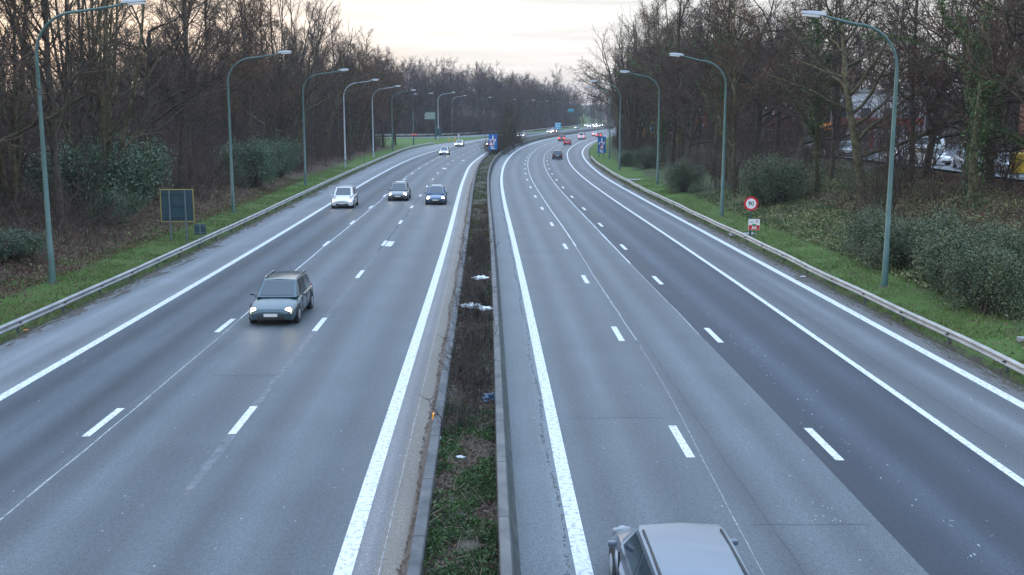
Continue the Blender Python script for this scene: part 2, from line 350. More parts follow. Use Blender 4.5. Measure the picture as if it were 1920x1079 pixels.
# resurfacing seams (slightly ragged)
def seam(name, nm, w, y0, y1, m, d=0., z=.0025, jit=.02):
    ys = np.arange(y0, y1, .8); x = X(nm, ys) + d + np.convolve(rng.normal(0, jit, len(ys)), [.25, .5, .25], 'same'); ww = w * (1 + rng.normal(0, .15, len(ys)))
    V, Q = strip(x - ww / 2, x + ww / 2, ys, z); return tag(link(name, np_mesh(name, V, Q), m), kind='structure')
seam('road_seam', 'R2s', .06, 36, 300, M['seam_light'])
seam('road_seam', 'R2s', .018, 12, 36, M['seam_light'], jit=.01)
seam('road_seam', 'R3s', .05, 37, 300, M['seam_light'], d=-.02, jit=.01)
seam('road_seam', 'L2s', .045, 12, 126, M['seam_light'], d=.12, jit=.01)
seam('road_seam', 'L2s', .04, 126, 300, M['seam_light'], d=-.1, jit=.01)
seam('road_seam', 'L3', .20, 21, 60, M['seam_dark'], d=.02, jit=.02, z=.0015)
seam('road_seam', 'L3', .06, 60, 118, M['crack'], d=.03, jit=.03, z=.002)
def ragged(nm, d, y0, y1, n, w, m, z, ln=.12, name='road_crack'):
    y = y0 + (y1 - y0) * rng.random(n) ** 1.6; x = X(nm, y) + d + .05 * np.sin(y * .7) + rng.normal(0, w, n); a = rng.uniform(.3, 1, n) * .016 * (1 + y / 40); b = rng.uniform(.3, 1, n) * ln * (1 + y / 50); k = rng.normal(0, .03, n)
    z = z + np.arange(n) * 1.2e-7
    V = np.stack([np.stack([x - a, y - b, np.full(n, z)], 1), np.stack([x + a * .6, y - b * .5, np.full(n, z)], 1), np.stack([x + a + k, y + b, np.full(n, z)], 1), np.stack([x - a + k, y + b * .6, np.full(n, z)], 1)], 1)
    tag(link(name, np_mesh(name, V, np.arange(n * 4).reshape(-1, 4)), m), kind='structure')
ragged('R1', -.25, 13, 150, 1100, .018, M['crust_dark'], .0030, .05); ragged('R1', -.31, 13, 120, 2600, .05, M['crust'], .0024, .05, 'road_crust')
ragged('L5', -.01, 13, 120, 900, .02, M['mudd'], .0030, .10, 'gutter_dirt')
seam('road_seam', 'R2s', .085, 62, 300, M['old_line'], z=.003, jit=.01)
seam('road_seam', 'R3s', .085, 55, 300, M['old_line'], d=-.02, z=.003, jit=.01)
seam('road_seam', 'L2s', .06, 40, 300, M['old_line'], d=.1, z=.003, jit=.01)
seam('road_crack', 'R2', .009, 14, 37, M['crack'], d=.75, jit=.02)
ragged('R3', .55, 14, 60, 70, .14, M['crust_white'], .0032, .05, 'road_scuff'); ragged('R3', 1.1, 13, 40, 14, .3, M['crust_white'], .0032, .04, 'road_scuff'); ragged('R2', .3, 40, 80, 20, .1, M['crust_white'], .0032, .05, 'road_scuff')
ragged('L3', -1.6, 16, 60, 26, .9, M['crust_white'], .0032, .03, 'road_scuff'); ragged('R2', 1.9, 19.5, 21, 16, .22, M['crust_white'], .0032, .035, 'road_scuff')
seam('road_crack', 'R4', .014, 22, 60, M['crack'], d=.85, jit=.04)
seam('road_crack', 'L4', .02, 12, 120, M['seam_light'], d=.62, jit=.01)
ragged('L0', .10, 26, 150, 900, .16, M['mudd'], .0031, .22, 'edge_dirt'); ragged('L0', -.02, 26, 200, 1500, .09, M['edge_soil'], .0035, .3, 'edge_dirt')
ragged('R6', -.02, 26, 180, 1300, .08, M['edge_soil'], .0035, .25, 'edge_dirt'); ragged('R6', -.22, 26, 150, 500, .14, M['mudd'], .0031, .2, 'edge_dirt')
def cross_crack(y, x0, x1, m=M['crack'], w=.02):
    xs = np.arange(x0, x1, .15); yy = y + np.cumsum(rng.normal(0, .012, len(xs))); V = np.zeros((len(xs), 2, 3)); V[:, :, 0] = xs[:, None]; V[:, 0, 1] = yy - w / 2; V[:, 1, 1] = yy + w / 2; V[:, :, 2] = .0028
    i = np.arange(len(xs) - 1) * 2; tag(link('road_crack', np_mesh('road_crack', V, np.stack([i, i + 1, i + 3, i + 2], 1)), m), kind='structure')
cross_crack(19.3, 4.6, 6.95); cross_crack(26.5, 1.4, 4.0); cross_crack(60, -1.5, 3.0, w=.04); cross_crack(31, -9, -7)

# ------------------------------------------------------------------ terrain
def sm(a, b, x): t = np.clip((x - a) / (b - a), 0, 1); return t * t * (3 - 2 * t)
def ramp_far(y):  # outer edge of the sliproad embankment
    return 0
def terr(x, y):
    x = np.asarray(x, float); y = np.asarray(y, float)
    sl = X('L0', y) - x; sr = x - X('R6', y)          # metres beyond the paved edges
    left = .10 * sm(0, .5, sl) + .18 * sm(.5, 4, sl) + np.minimum(np.maximum(sl - 4.5, 0) * .17, 2.6) * (1 - sm(225, 255, y)) + 2.5 * sm(30, 75, sl) * (1 - sm(225, 255, y)) + 10 * sm(14, 70, sl) * sm(385, 440, y)
    right = .12 * sm(0, .4, sr) + .22 * sm(.4, 3.5, sr) + np.minimum(np.maximum(sr - 4.2, 0) * .215, 2.86) + 8 * sm(50, 95, sr)
    z = np.where(sl > 0, left, np.where(sr > 0, right, 0.0)) - np.where((sl <= 0) & (sr <= 0), .06, 0)
    return z + 14 * sm(760, 950, y)
def tz(x, y): return float(terr(x, y))
def ground_mesh():
    ys = np.unique(np.concatenate([YR, np.arange(1300, 2600, 200)])); left = [0, .12, .3, .6, 1, 1.6, 2.3, 3.2, 4.2, 5.2, 6.5, 8, 10, 12, 14, 17, 20, 24, 30, 38, 50, 70, 100, 160, 300, 700, 1500]
    cols = [X('L0', ys) - s for s in left[::-1]] + [X('L5', ys) - 1, X('W0', ys) + .5] + [X('R6', ys) + s for s in left]
    C = np.stack(cols, 1); n, m = C.shape; Y = ys[:, None].repeat(m, 1); Z = terr(C, Y)
    bump = .10 * np.sin(C * .9 + Y * .31) * np.sin(Y * .57 + C * .2) + .08 * np.sin(C * 2.1) * np.sin(Y * 1.3)
    s = np.maximum(X('L0', Y) - C, C - X('R6', Y)); Z = Z + bump * sm(3, 8, s) * (s < 60) * (1 - sm(180, 230, Y) * (C < W(Y)))
    i, j = np.meshgrid(np.arange(n - 1), np.arange(m - 1), indexing='ij'); a = i * m + j
    # u channel : distance beyond paved edge, negative on the left side
    d = np.where(C < W(Y), -(X('L0', Y) - C), C - X('R6', Y))
    uv = np.stack([d, Y], 2).reshape(-1, 2)
    return np_mesh('ground', np.stack([C, Y, Z], 2), np.stack([a, a + 1, a + m + 1, a + m], 2).reshape(-1, 4), uv=uv, smooth=True)
def ground_mat():
    m = bpy.data.materials.new('verge_and_woodland_floor'); m.use_nodes = True; nt = m.node_tree; b = nt.nodes['Principled BSDF']; N = nt.nodes.new; L = nt.links.new
    uv = N('ShaderNodeUVMap'); sp = N('ShaderNodeSeparateXYZ'); L(uv.outputs[0], sp.inputs[0]); tc = N('ShaderNodeTexCoord')
    def noise(s, d=6, r=.6):
        n = N('ShaderNodeTexNoise'); L(tc.outputs['Object'], n.inputs[0]); n.inputs['Scale'].default_value = s; n.inputs['Detail'].default_value = d; n.inputs['Roughness'].default_value = r; return n.outputs[0]
    def mr(s, a, c, lo=0, hi=1):
        q = N('ShaderNodeMapRange'); L(s, q.inputs[0]); q.inputs[1].default_value = a; q.inputs[2].default_value = c; q.inputs[3].default_value = lo; q.inputs[4].default_value = hi; return q.outputs[0]
    def ma(op, a, c):
        q = N('ShaderNodeMath'); q.operation = op
        for i, v in enumerate((a, c)):
            if isinstance(v, (int, float)): q.inputs[i].default_value = v
            else: L(v, q.inputs[i])
        return q.outputs[0]
    def mix(f, a, c):
        q = N('ShaderNodeMix'); q.data_type = 'RGBA'; L(f, q.inputs[0])
        for i, v in ((6, a), (7, c)):
            if isinstance(v, tuple): q.inputs[i].default_value = (*v, 1)
            else: L(v, q.inputs[i])
        return q.outputs[2]
    d_ = sp.outputs[0]; big = noise(.35); fine = noise(9, 8, .8); mid = noise(2.2, 5)
    grass = mix(mr(fine, .35, .65), (.045, .095, .02), (.12, .20, .045)); grass = mix(mr(mid, .5, .72), grass, (.10, .11, .045))
    litter = mix(mr(fine, .35, .65), (.045, .030, .024), (.16, .10, .075)); litter = mix(mr(mid, .5, .75), litter, (.055, .07, .03))
    ivy = mix(mr(fine, .4, .62), (.018, .035, .014), (.10, .13, .055)); ivy = mix(mr(mid, .52, .7), ivy, (.11, .085, .055))
    d = sp.outputs[0]; dn = ma('ADD', d, mr(big, .3, .7, -1.3, 1.3)); dn = ma('ADD', dn, mr(mid, .3, .7, -.5, .5))
    yfar = ma('MULTIPLY', mr(sp.outputs[1], 228, 245, 0, 1), mr(sp.outputs[1], 400, 385, 0, 1))
    yfar = ma('MULTIPLY', yfar, mr(d_, -46, -38, 0, 1))
    lw = ma('MULTIPLY', mr(dn, -3.6, -5.0), ma('SUBTRACT', 1.0, yfar))       # litter on the left
    rw = mr(dn, 3.2, 4.4)                                                       # ivy on the right
    c = mix(lw, grass, litter); c = mix(rw, c, ivy)
    c = mix(ma('MULTIPLY', mr(big, .48, .6), mr(d, 4, 12)), c, litter)
    # bare soil and grit right at the edge of the paving
    ab = ma('ABSOLUTE', d, 0); ed = ma('ADD', ab, mr(mid, .3, .7, -.35, .35)); c = mix(mr(ed, .45, .15), c, (.075, .065, .052))
    L(c, b.inputs['Base Color']); b.inputs['Roughness'].default_value = .9; b.inputs['Specular IOR Level'].default_value = .2
    bp = N('ShaderNodeBump'); L(fine, bp.inputs['Height']); bp.inputs['Strength'].default_value = .8; bp.inputs['Distance'].default_value = .12; L(bp.outputs[0], b.inputs['Normal'])
    return m
ground = tag(link('ground', ground_mesh(), ground_mat()), kind='structure')

# soil of the central reservation
def median_mat():
    return mat('median_soil', (.035, .03, .024), .95, col2=(.10, .085, .06), nscale=7, bump=.6, detail=8)
ys = YR[YR < 700]
xl = X('L5', ys) + .3; xr = W(ys) - .35; k = 6
C = np.stack([xl + (xr - xl) * t / k for t in range(k + 1)], 1); n, m_ = C.shape
Z = .12 + .05 * np.sin(C * 5 + ys[:, None]) + rng.normal(0, .015, C.shape)
i, j = np.meshgrid(np.arange(n - 1), np.arange(m_ - 1), indexing='ij'); a = i * m_ + j
tag(link('median_ground', np_mesh('median_ground', np.stack([C, ys[:, None].repeat(m_, 1), Z], 2), np.stack([a, a + 1, a + m_ + 1, a + m_], 2).reshape(-1, 4), smooth=True), median_mat()), kind='structure')

# sliproad that joins from the left, beyond the grass triangle
def path_strip(name, pts, w, z, m, n=40, tone=(.15, .165, .185)):
    P = np.array(pts, float); t = np.linspace(0, len(P) - 1, n); cx = Crv(np.stack([np.arange(len(P)), P[:, 0]], 1))(t); cy = Crv(np.stack([np.arange(len(P)), P[:, 1]], 1))(t)
    tx, ty = np.gradient(cx), np.gradient(cy); l = np.hypot(tx, ty); nx, ny = -ty / l, tx / l
    V = np.zeros((n, 2, 3)); V[:, 0, 0] = cx - nx * w / 2; V[:, 0, 1] = cy - ny * w / 2; V[:, 1, 0] = cx + nx * w / 2; V[:, 1, 1] = cy + ny * w / 2; V[:, :, 2] = z
    i = np.arange(n - 1) * 2; colr = np.ones((n * 2, 4)); colr[:, :3] = tone
    uv = np.stack([V[:, :, 0].ravel(), V[:, :, 1].ravel()], 1)
    return tag(link(name, np_mesh(name, V, np.stack([i, i + 2, i + 3, i + 1], 1), uv=uv, colr=colr), m), kind='structure'), cx, cy, nx, ny
SLIP = [(-150, 330), (-95, 322), (-60, 320), (-38, 322), (-22, 328), (-11, 345), (-3, 372), (6, 404)]
path_strip('road', SLIP, 11, .34, M['asphalt'])
# car park behind the right-hand trees
PARK = [(47, 30), (47, 90), (46, 120), (50, 175)]
path_strip('car_park', PARK, 27, 3.42, M['asphalt'], tone=(.12, .125, .135))

# ------------------------------------------------------------------ concrete walls of the central reservation
def profile_along(name, prof, ys, mt, parent=None, ox=None, z0=0):
    """prof : closed section [(dx, z)], swept along Y at ox(y)"""
    n, k = len(ys), len(prof); bx = ox(ys); V = np.zeros((n, k, 3))
    for i, (dx, z) in enumerate(prof): V[:, i, 0] = bx + dx; V[:, i, 1] = ys; V[:, i, 2] = z + (z0 if np.isscalar(z0) else z0)
    i, j = np.meshgrid(np.arange(n - 1), np.arange(k), indexing='ij'); a = i * k + j; b = i * k + (j + 1) % k
    Q = np.stack([a, b, b + k, a + k], 2).reshape(-1, 4)
    return link(name, np_mesh(name, V, Q), mt, parent)
def joint_concrete(name, c1, c2):
    m = mat(name, c1, .85, col2=c2, nscale=1.7, bump=.2, detail=9); nt = m.node_tree; N = nt.nodes.new; L = nt.links.new; b = nt.nodes['Principled BSDF']
    tc = N('ShaderNodeTexCoord'); sp = N('ShaderNodeSeparateXYZ'); L(tc.outputs['Object'], sp.inputs[0])
    md = N('ShaderNodeMath'); md.operation = 'PINGPONG'; L(sp.outputs[1], md.inputs[0]); md.inputs[1].default_value = 1.5
    mr = N('ShaderNodeMapRange'); L(md.outputs[0], mr.inputs[0]); mr.inputs[1].default_value = .012; mr.inputs[2].default_value = .035; mr.inputs[3].default_value = .35
    old = b.inputs['Base Color'].links[0].from_socket; mx = N('ShaderNodeMix'); mx.data_type = 'RGBA'; mx.blend_type = 'MULTIPLY'; mx.inputs[0].default_value = 1
    L(old, mx.inputs[6]); L(mr.outputs[0], mx.inputs[7]); L(mx.outputs[2], b.inputs['Base Color']); return m
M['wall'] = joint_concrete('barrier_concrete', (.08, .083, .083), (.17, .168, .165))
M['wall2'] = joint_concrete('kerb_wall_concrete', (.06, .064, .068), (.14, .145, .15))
M['face'] = joint_concrete('shaded_stained_barrier_face', (.035, .042, .045), (.085, .095, .095))  # dark stain plus the shadow of the sloped side, both in the colour
yw = lineY(-12, 640, None)
w1 = empty('concrete_barrier', (0, 0, 0)); tag(w1, 'tall grey concrete barrier wall with sloped foot on the right of the planted strip', 'barrier')
profile_along('wall', [(-.36, -.05), (-.36, .68), (-.345, .70), (-.19, .70), (-.175, .685), (-.175, -.05)], yw, M['wall'], w1, lambda y: W(y))
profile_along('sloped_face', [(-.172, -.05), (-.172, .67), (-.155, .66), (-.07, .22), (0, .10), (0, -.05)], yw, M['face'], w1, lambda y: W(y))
w2 = empty('kerb_wall', (0, 0, 0)); tag(w2, 'low pale concrete kerb wall on the left of the planted strip', 'kerb')
profile_along('wall', [(.10, -.05), (.12, .30), (.14, .33), (.33, .33), (.35, .30), (.35, -.05)], yw, M['wall2'], w2, lambda y: X('L5', y))
M['amber'] = mat('amber_reflector', (.85, .33, .02), .35, emit=(1, .35, .02), estr=.15)
for (yy, lab) in ((25.6, 'orange reflector block on the left kerb wall close to the camera'), (74.0, 'small orange reflector on the left kerb wall further along')):
    e = empty('reflector', (float(X('L5', yy)) + .12, yy, .24)); tag(e, lab, 'reflector')
    MB().box((0, 0, .08), (.05, .12, .16), bev=.01).build('lens', M['amber'], e)
    MB().box((.03, 0, .05), (.03, .16, .20)).build('bracket', M['wall2'], e)

# ------------------------------------------------------------------ guard rails
M['galv_sunlit'] = mat('sunlit_galvanised_steel', (.30, .295, .28), .55, .5, col2=(.44, .43, .41), nscale=1.5)  # warm sunset light on the right rail put into the steel colour
M['galv'] = mat('dull_galvanised_steel', (.25, .26, .265), .5, .5, col2=(.40, .405, .41), nscale=1.2)
M['post'] = mat('dark_steel_post', (.06, .075, .075), .7)
WB = [(0, .0), (.035, .02), (.075, .055), (.08, .085), (.045, .115), (.012, .145), (.012, .165), (.045, .195), (.08, .225), (.075, .255), (.035, .29), (0, .31)]
def guardrail(label, xf, y0, y1, ztop, face, m, step=4.0, grp=None, yy=None):
    e = empty('guard_rail', (0, 0, 0)); tag(e, label, 'guard rail')
    ys = np.arange(y0, y1 + .1, 2.0)
    sec = [(face * dx, dz - .31 + ztop) for dx, dz in WB] + [(face * (dx - .006), dz - .31 + ztop) for dx, dz in WB[::-1]]
    gz = lambda y: terr(xf(y), y) - .10
    n, k = len(ys), len(sec); bx = xf(ys); bz = gz(ys); V = np.zeros((n, k, 3))
    wav = .03 * np.sin(ys * .23) + .02 * np.sin(ys * .61)
    for i, (dx, z) in enumerate(sec): V[:, i, 0] = bx + dx + wav * .6; V[:, i, 1] = ys; V[:, i, 2] = z + bz + wav * .5
    i, j = np.meshgrid(np.arange(n - 1), np.arange(k), indexing='ij'); a = i * k + j; b = i * k + (j + 1) % k
    link('beam', np_mesh('beam', V, np.stack([a, b, b + k, a + k], 2).reshape(-1, 4), smooth=False), m, e)
    pm = None
    for q in np.arange(y0 + 1, y1, step):
        if pm is None:
            p = MB().box((-face * .06, 0, .25), (.10, .06, .62)).box((-face * .0, 0, ztop - .16), (.05, .1, .16)).box((face * .05, .0, ztop - .155), (.10, .05, .04)).build('post', M['post'], e); pm = p.data
        else: p = link('post', pm, None, e)
        p.location = (float(xf(q)), float(q), float(gz(q)))
    return e
xr_rail = lambda y: X('R6', y) + .22
xl_rail = lambda y: X('L0', y) - .20
guardrail('pale galvanised guard rail along the right verge', xr_rail, 14, 181, .62, -1, M['galv_sunlit'])
guardrail('grey galvanised guard rail along the left verge', xl_rail, 20, 262, .66, 1, M['galv'], step=4)
# rail on the outer side of the sliproad
e = empty('guard_rail', (0, 0, 0)); tag(e, 'distant guard rail behind the joining sliproad', 'guard rail')
t = np.linspace(0, 7, 60); P = np.array(SLIP, float); cx = Crv(np.stack([np.arange(8), P[:, 0]], 1))(t); cy = Crv(np.stack([np.arange(8), P[:, 1]], 1))(t)
tx, ty = np.gradient(cx), np.gradient(cy); l = np.hypot(tx, ty); gx, gy = cx - ty / l * 7.5, cy + tx / l * 7.5
V = np.zeros((60, 4, 3)); V[:, :, 0] = gx[:, None]; V[:, :, 1] = gy[:, None]; V[:, 1, 1] += .08; V[:, 2, 1] += .08; V[:, :2, 2] = .75; V[:, 2:, 2] = 1.25
i, j = np.meshgrid(np.arange(59), np.arange(4), indexing='ij'); a = i * 4 + j; b = i * 4 + (j + 1) % 4
link('beam', np_mesh('beam', V, np.stack([a, b, b + 4, a + 4], 2).reshape(-1, 4)), M['galv'], e); pm = None
for q in range(0, 60, 1):
    if pm is None: p = MB().box((0, .12, .35), (.12, .1, 1.3)).build('post', M['post'], e); pm = p.data
    else: p = link('post', pm, None, e)
    p.location = (gx[q], gy[q], .2)
guardrail('dark guard rail beyond the far left carriageway', lambda y: X('L1', y) - 1.8, 380, 640, .9, 1, M['galv'], step=8)

# ------------------------------------------------------------------ street lamps
M['lamp_green'] = mat('green_painted_pole', (.045, .105, .095), .5, col2=(.09, .165, .155), nscale=1.2)
M['lamp_grey'] = mat('grey_painted_pole', (.30, .33, .36), .5, col2=(.40, .43, .46), nscale=1.5)
M['lamp_head'] = mat('lamp_housing', (.40, .43, .46), .4, metal=.2)
M['lamp_glass'] = mat('lamp_glass', (.55, .60, .66), .15, emit=(.8, .9, 1), estr=.12)
M['steel_base'] = mat('steel_footing', (.10, .12, .12), .7)
def lamp_meshes(H, A, bend=2.2, gm='lamp_green', wide=False):
    pole = MB(); pole.tube([(0, 0, 0), (0, 0, 1.6), (0, 0, 1.62), (0, 0, H - bend)], [.15, .13, .115, .075], 12)
    pts = []; r0 = bend
    for k in range(9):
        a = math.pi / 2 * k / 8; pts.append((r0 * .85 * (1 - math.cos(a)), 0, H - bend + (bend - .35) * math.sin(a)))
    pts.append((A - .9, 0, H - .12)); pts.append((A - .5, 0, H))
    arm = MB(); arm.tube(pts, [.075] + [.062] * 8 + [.05, .045], 10)
    head = MB(); w = .34 if wide else .26; Lh = 1.05
    rings = []
    for t_, s, hh in ((0, .25, .4), (.08, .75, .8), (.3, 1, 1), (.7, 1, .9), (.93, .8, .6), (1, .4, .3)):
        x = A - .6 + Lh * t_; z = H + .02 + .10 * t_
        rings.append([(x, w / 2 * s * c, z + (.13 * hh * d if d > 0 else .04 * hh * d)) for c, d in ((-1, -1), (-1, .2), (-.6, 1), (.6, 1), (1, .2), (1, -1))])
    head.loft(rings)
    gl = MB(); rings = []
    for t_, s in ((.28, .5), (.36, .85), (.8, .85), (.95, .5)):
        x = A - .6 + Lh * t_; z = H - .03 + .10 * t_; rings.append([(x, w / 2 * s * c, z + d) for c, d in ((-1, 0), (-.7, -.07), (.7, -.07), (1, 0))])
    gl.loft(rings)
    return pole, arm, head, gl
def make_lamp(label, x, y, H, A, side, gm, group, wide=False):
    e = empty('street_lamp', (x, y, tz(x, y) - .03), 0 if side > 0 else math.pi); tag(e, label, 'street lamp', group)
    key = (round(H, 1), round(A, 1), gm, wide)
    if key not in LC:
        po, ar, he, gl = lamp_meshes(H, A, gm=gm, wide=wide)
        a = po.build('pole', M[gm], e, True); b = ar.build('arm', M[gm], e, True); c = he.build('lamp_head', M['lamp_head'], e, True); d = gl.build('glass', M['lamp_glass'], c, True)
        f = MB().cyl((0, 0, -.1), (0, 0, .06), .26, .22, 12).build('base', M['steel_base'], e); h = MB().box((.0, -.135, 1.0), (.10, .03, .35), bev=.008).build('hatch', M['steel_base'], e)
        LC[key] = [a, b, c, f, h]
    else:
        for q in LC[key]: copy_tree(q, e)
    return e
LC = {}
LL = [(-20.6, 47, 'lamp_green', 'teal street lamp nearest the camera on the left verge, head cut by the top edge'),
      (-21.3, 81, 'lamp_green', 'green street lamp on the left verge, second from camera, with broad white head'),
      (-21.9, 113, 'lamp_green', 'dark green street lamp on the left, third along the verge, before the first grey one'),
      (-23.1, 148, 'lamp_grey', 'grey street lamp on the left verge, nearer of the two grey ones beside the wood'),
      (-23.6, 182, 'lamp_grey', 'grey street lamp on the left verge, farther of the two grey ones beside the wood'),
      (-23.9, 214, 'lamp_green', 'dark green street lamp at the corner where the left wood ends'),
      (-23.3, 253, 'lamp_green', 'green street lamp rising behind the double no entry sign')]
for i, (x, y, gm, lab) in enumerate(LL): make_lamp(lab, x, y, 11.95 if i else 12.2, 4.4, 1, gm, 'street lamps along the left verge', wide=(i < 2))
make_lamp('green street lamp behind the sliproad rail, left of the grass triangle', -34.8, 341, 13.2, 4.3, 1, 'lamp_green', 'street lamps along the left verge')
make_lamp('tall light grey street lamp beside the planked direction board', -20.4, 297, 12.9, 4.3, 1, 'lamp_grey', 'street lamps along the left verge')
make_lamp('pale street lamp in front of the far trees, right of the tall grey lamp', -19.6, 352, 12.9, 4.3, 1, 'lamp_grey', 'street lamps along the left verge')
make_lamp('green street lamp at the end of the sliproad above the white roadside post', -11.8, 372, 12.6, 4.3, 1, 'lamp_green', 'street lamps along the left verge')
for (x, y) in ((-3.2, 410), (4.5, 440), (11, 470), (17.4, 508), (26, 560), (35, 625)):
    make_lamp('small distant street lamp over the far bend of the left carriageway', x, y, 12.4, 4.3, 1, 'lamp_green', 'distant street lamps over the bend')
LRt = [(16.35, 46, 'green street lamp nearest the camera on the right verge'),
       (15.45, 78, 'green street lamp on the right verge just before the 90 sign'),
       (15.3, 112, 'green street lamp on the right verge beside the pale round shrub'),
       (14.3, 142, 'green street lamp on the right, fourth along the verge, before two dark shrubs'),
       (16.1, 177, 'farthest green street lamp on the right verge, just behind the blue sign')]
for i, (x, y, lab) in enumerate(LRt): make_lamp(lab, x, y, 11.6, 3.7, -1, 'lamp_green', 'street lamps along the right verge')

# ------------------------------------------------------------------ signs
M['white'] = mat('sign_white', (.80, .80, .80), .45); M['red'] = mat('sign_red', (.62, .02, .035), .4); M['black'] = mat('sign_black', (.02, .03, .04), .5)
M['blue'] = mat('sign_blue', (.0, .13, .42), .4); M['cyan'] = mat('sign_light_blue', (.06, .38, .62), .4); M['green'] = mat('sign_green', (.03, .30, .17), .4)
M['sign_back'] = mat('sign_back_teal', (.018, .055, .075), .5, noise=.15, nscale=2); M['yellow_edge'] = mat('sign_edge_yellow', (.34, .27, .07), .5)
M['sign_post'] = mat('sign_post_grey', (.13, .17, .19), .5, .3); M['sign_post_green'] = mat('sign_post_green', (.02, .09, .075), .5)
M['board'] = mat('sign_board_grey_green', (.26, .31, .28), .6, noise=.12, nscale=3); M['orange'] = mat('marker_orange', (.75, .28, .05), .5); M['pink'] = mat('sign_red_line', (.55, .06, .20), .4)
def text(name, body, size, m, parent, loc, depth=.004, align='CENTER', bold=.0, sx=1):
    c = bpy.data.curves.new(name, 'FONT'); c.body = body; c.size = size; c.extrude = depth; c.align_x = align; c.align_y = 'CENTER'; c.offset = bold; c.resolution_u = 3
    o = bpy.data.objects.new(name, c); COL.objects.link(o); dg = bpy.context.evaluated_depsgraph_get(); me = bpy.data.meshes.new_from_object(o.evaluated_get(dg))
    bpy.data.objects.remove(o); me.materials.clear(); q = link(name, me, m, parent); q.rotation_euler = (R(90), 0, 0); q.location = loc; q.scale = (sx, 1, 1); return q
def disc(name, r, y, z, m, parent, r2=0, th=.01, x=0):
    b = MB(); n = 40
    if r2:
        b.loft([[(x + r_ * math.cos(2 * math.pi * k / n), yy, z + r_ * math.sin(2 * math.pi * k / n)) for k in range(n)] for r_, yy in ((r2, y), (r, y), (r, y + th), (r2, y + th), (r2, y))], cap=False)
    else: b.cyl((x, y, z), (x, y + th, z), r, r, n)
    return b.build(name, m, parent)
# speed limit
e = empty('speed_limit_sign', (14.85, 65.9, tz(14.85, 65.9))); tag(e, 'round red-rimmed 90 speed limit sign on a green post by the right guard rail', 'sign')
MB().cyl((0, .06, -.2), (0, .06, 2.4), .045).build('post', M['sign_post_green'], e)
f = disc('disc', .44, 0, 2.05, M['red'], e, th=.02); disc('face', .315, -.008, 2.05, M['white'], f, th=.008); text('number', '90', .40, M['black'], f, (0, -.014, 2.04), bold=.004, sx=.95)
# kilometre plate
e = empty('kilometre_sign', (14.95, 65.3, tz(14.95, 65.3))); tag(e, 'small white over red kilometre plate marked A4 on two legs below the 90 sign', 'sign')
for x in (-.18, .04): MB().cyl((x, .05, -.2), (x, .05, 1.1), .035).build('leg', M['sign_post_green'], e)
f = MB().box((0, 0, .80), (.70, .02, .68), bev=.006).build('plate', M['white'], e)
MB().box((0, -.0135, .62), (.66, .005, .29)).build('red_panel', M['red'], f); MB().box((0, -.0165, .785), (.24, .006, .12)).build('green_badge', M['green'], f)
text('lettering', 'km', .17, M['sign_post'], f, (-.13, -.014, .97)); text('lettering', '5', .24, M['pink'], f, (.17, -.014, 1.0), bold=.008); text('lettering', 'A4', .26, M['white'], f, (0, -.018, .60), bold=.012)
# big sign seen from behind
e = empty('large_road_sign', (-19.95, 63.2, tz(-19.95, 63.2)), R(4)); tag(e, 'large square sign seen from behind, dark teal with yellow edge, on the left verge', 'sign')
bx = MB().box((0, -.0, 2.15), (1.86, .03, 1.86), bev=.008).build('back_panel', M['sign_back'], e)
fr = MB()
for c_, d_ in (((0, -.015, 3.10), (1.96, .05, .05)), ((0, -.015, 1.20), (1.96, .05, .05)), ((-.955, -.015, 2.15), (.05, .05, 1.85)), ((.955, -.015, 2.15), (.05, .05, 1.85))): fr.box(c_, d_, bev=.01)
fr.build('edge_frame', M['yellow_edge'], e)
for z in (1.45, 2.15, 2.87): MB().box((0, -.05, z), (1.82, .05, .05)).build('rail', M['sign_back'], e)
for x in (-.42, .50): MB().box((x, -.11, 1.2), (.09, .06, 3.75), bev=.01).build('post', M['sign_post'], e)
e = empty('small_road_sign', (-18.3, 62, tz(-18.3, 62))); tag(e, 'small dark sign seen from behind on a short post beside the big yellow-edged one', 'sign')
MB().box((0, 0, .95), (.66, .08, .62), bev=.04).build('back_panel', M['sign_back'], e); MB().box((.02, -.07, .5), (.07, .06, 1.4)).build('post', M['sign_post'], e); MB().box((0, -.045, 1.18), (.6, .03, .04)).build('rail', M['sign_post'], e); MB().box((0, -.045, .76), (.6, .03, .04)).build('rail', M['sign_post'], e)
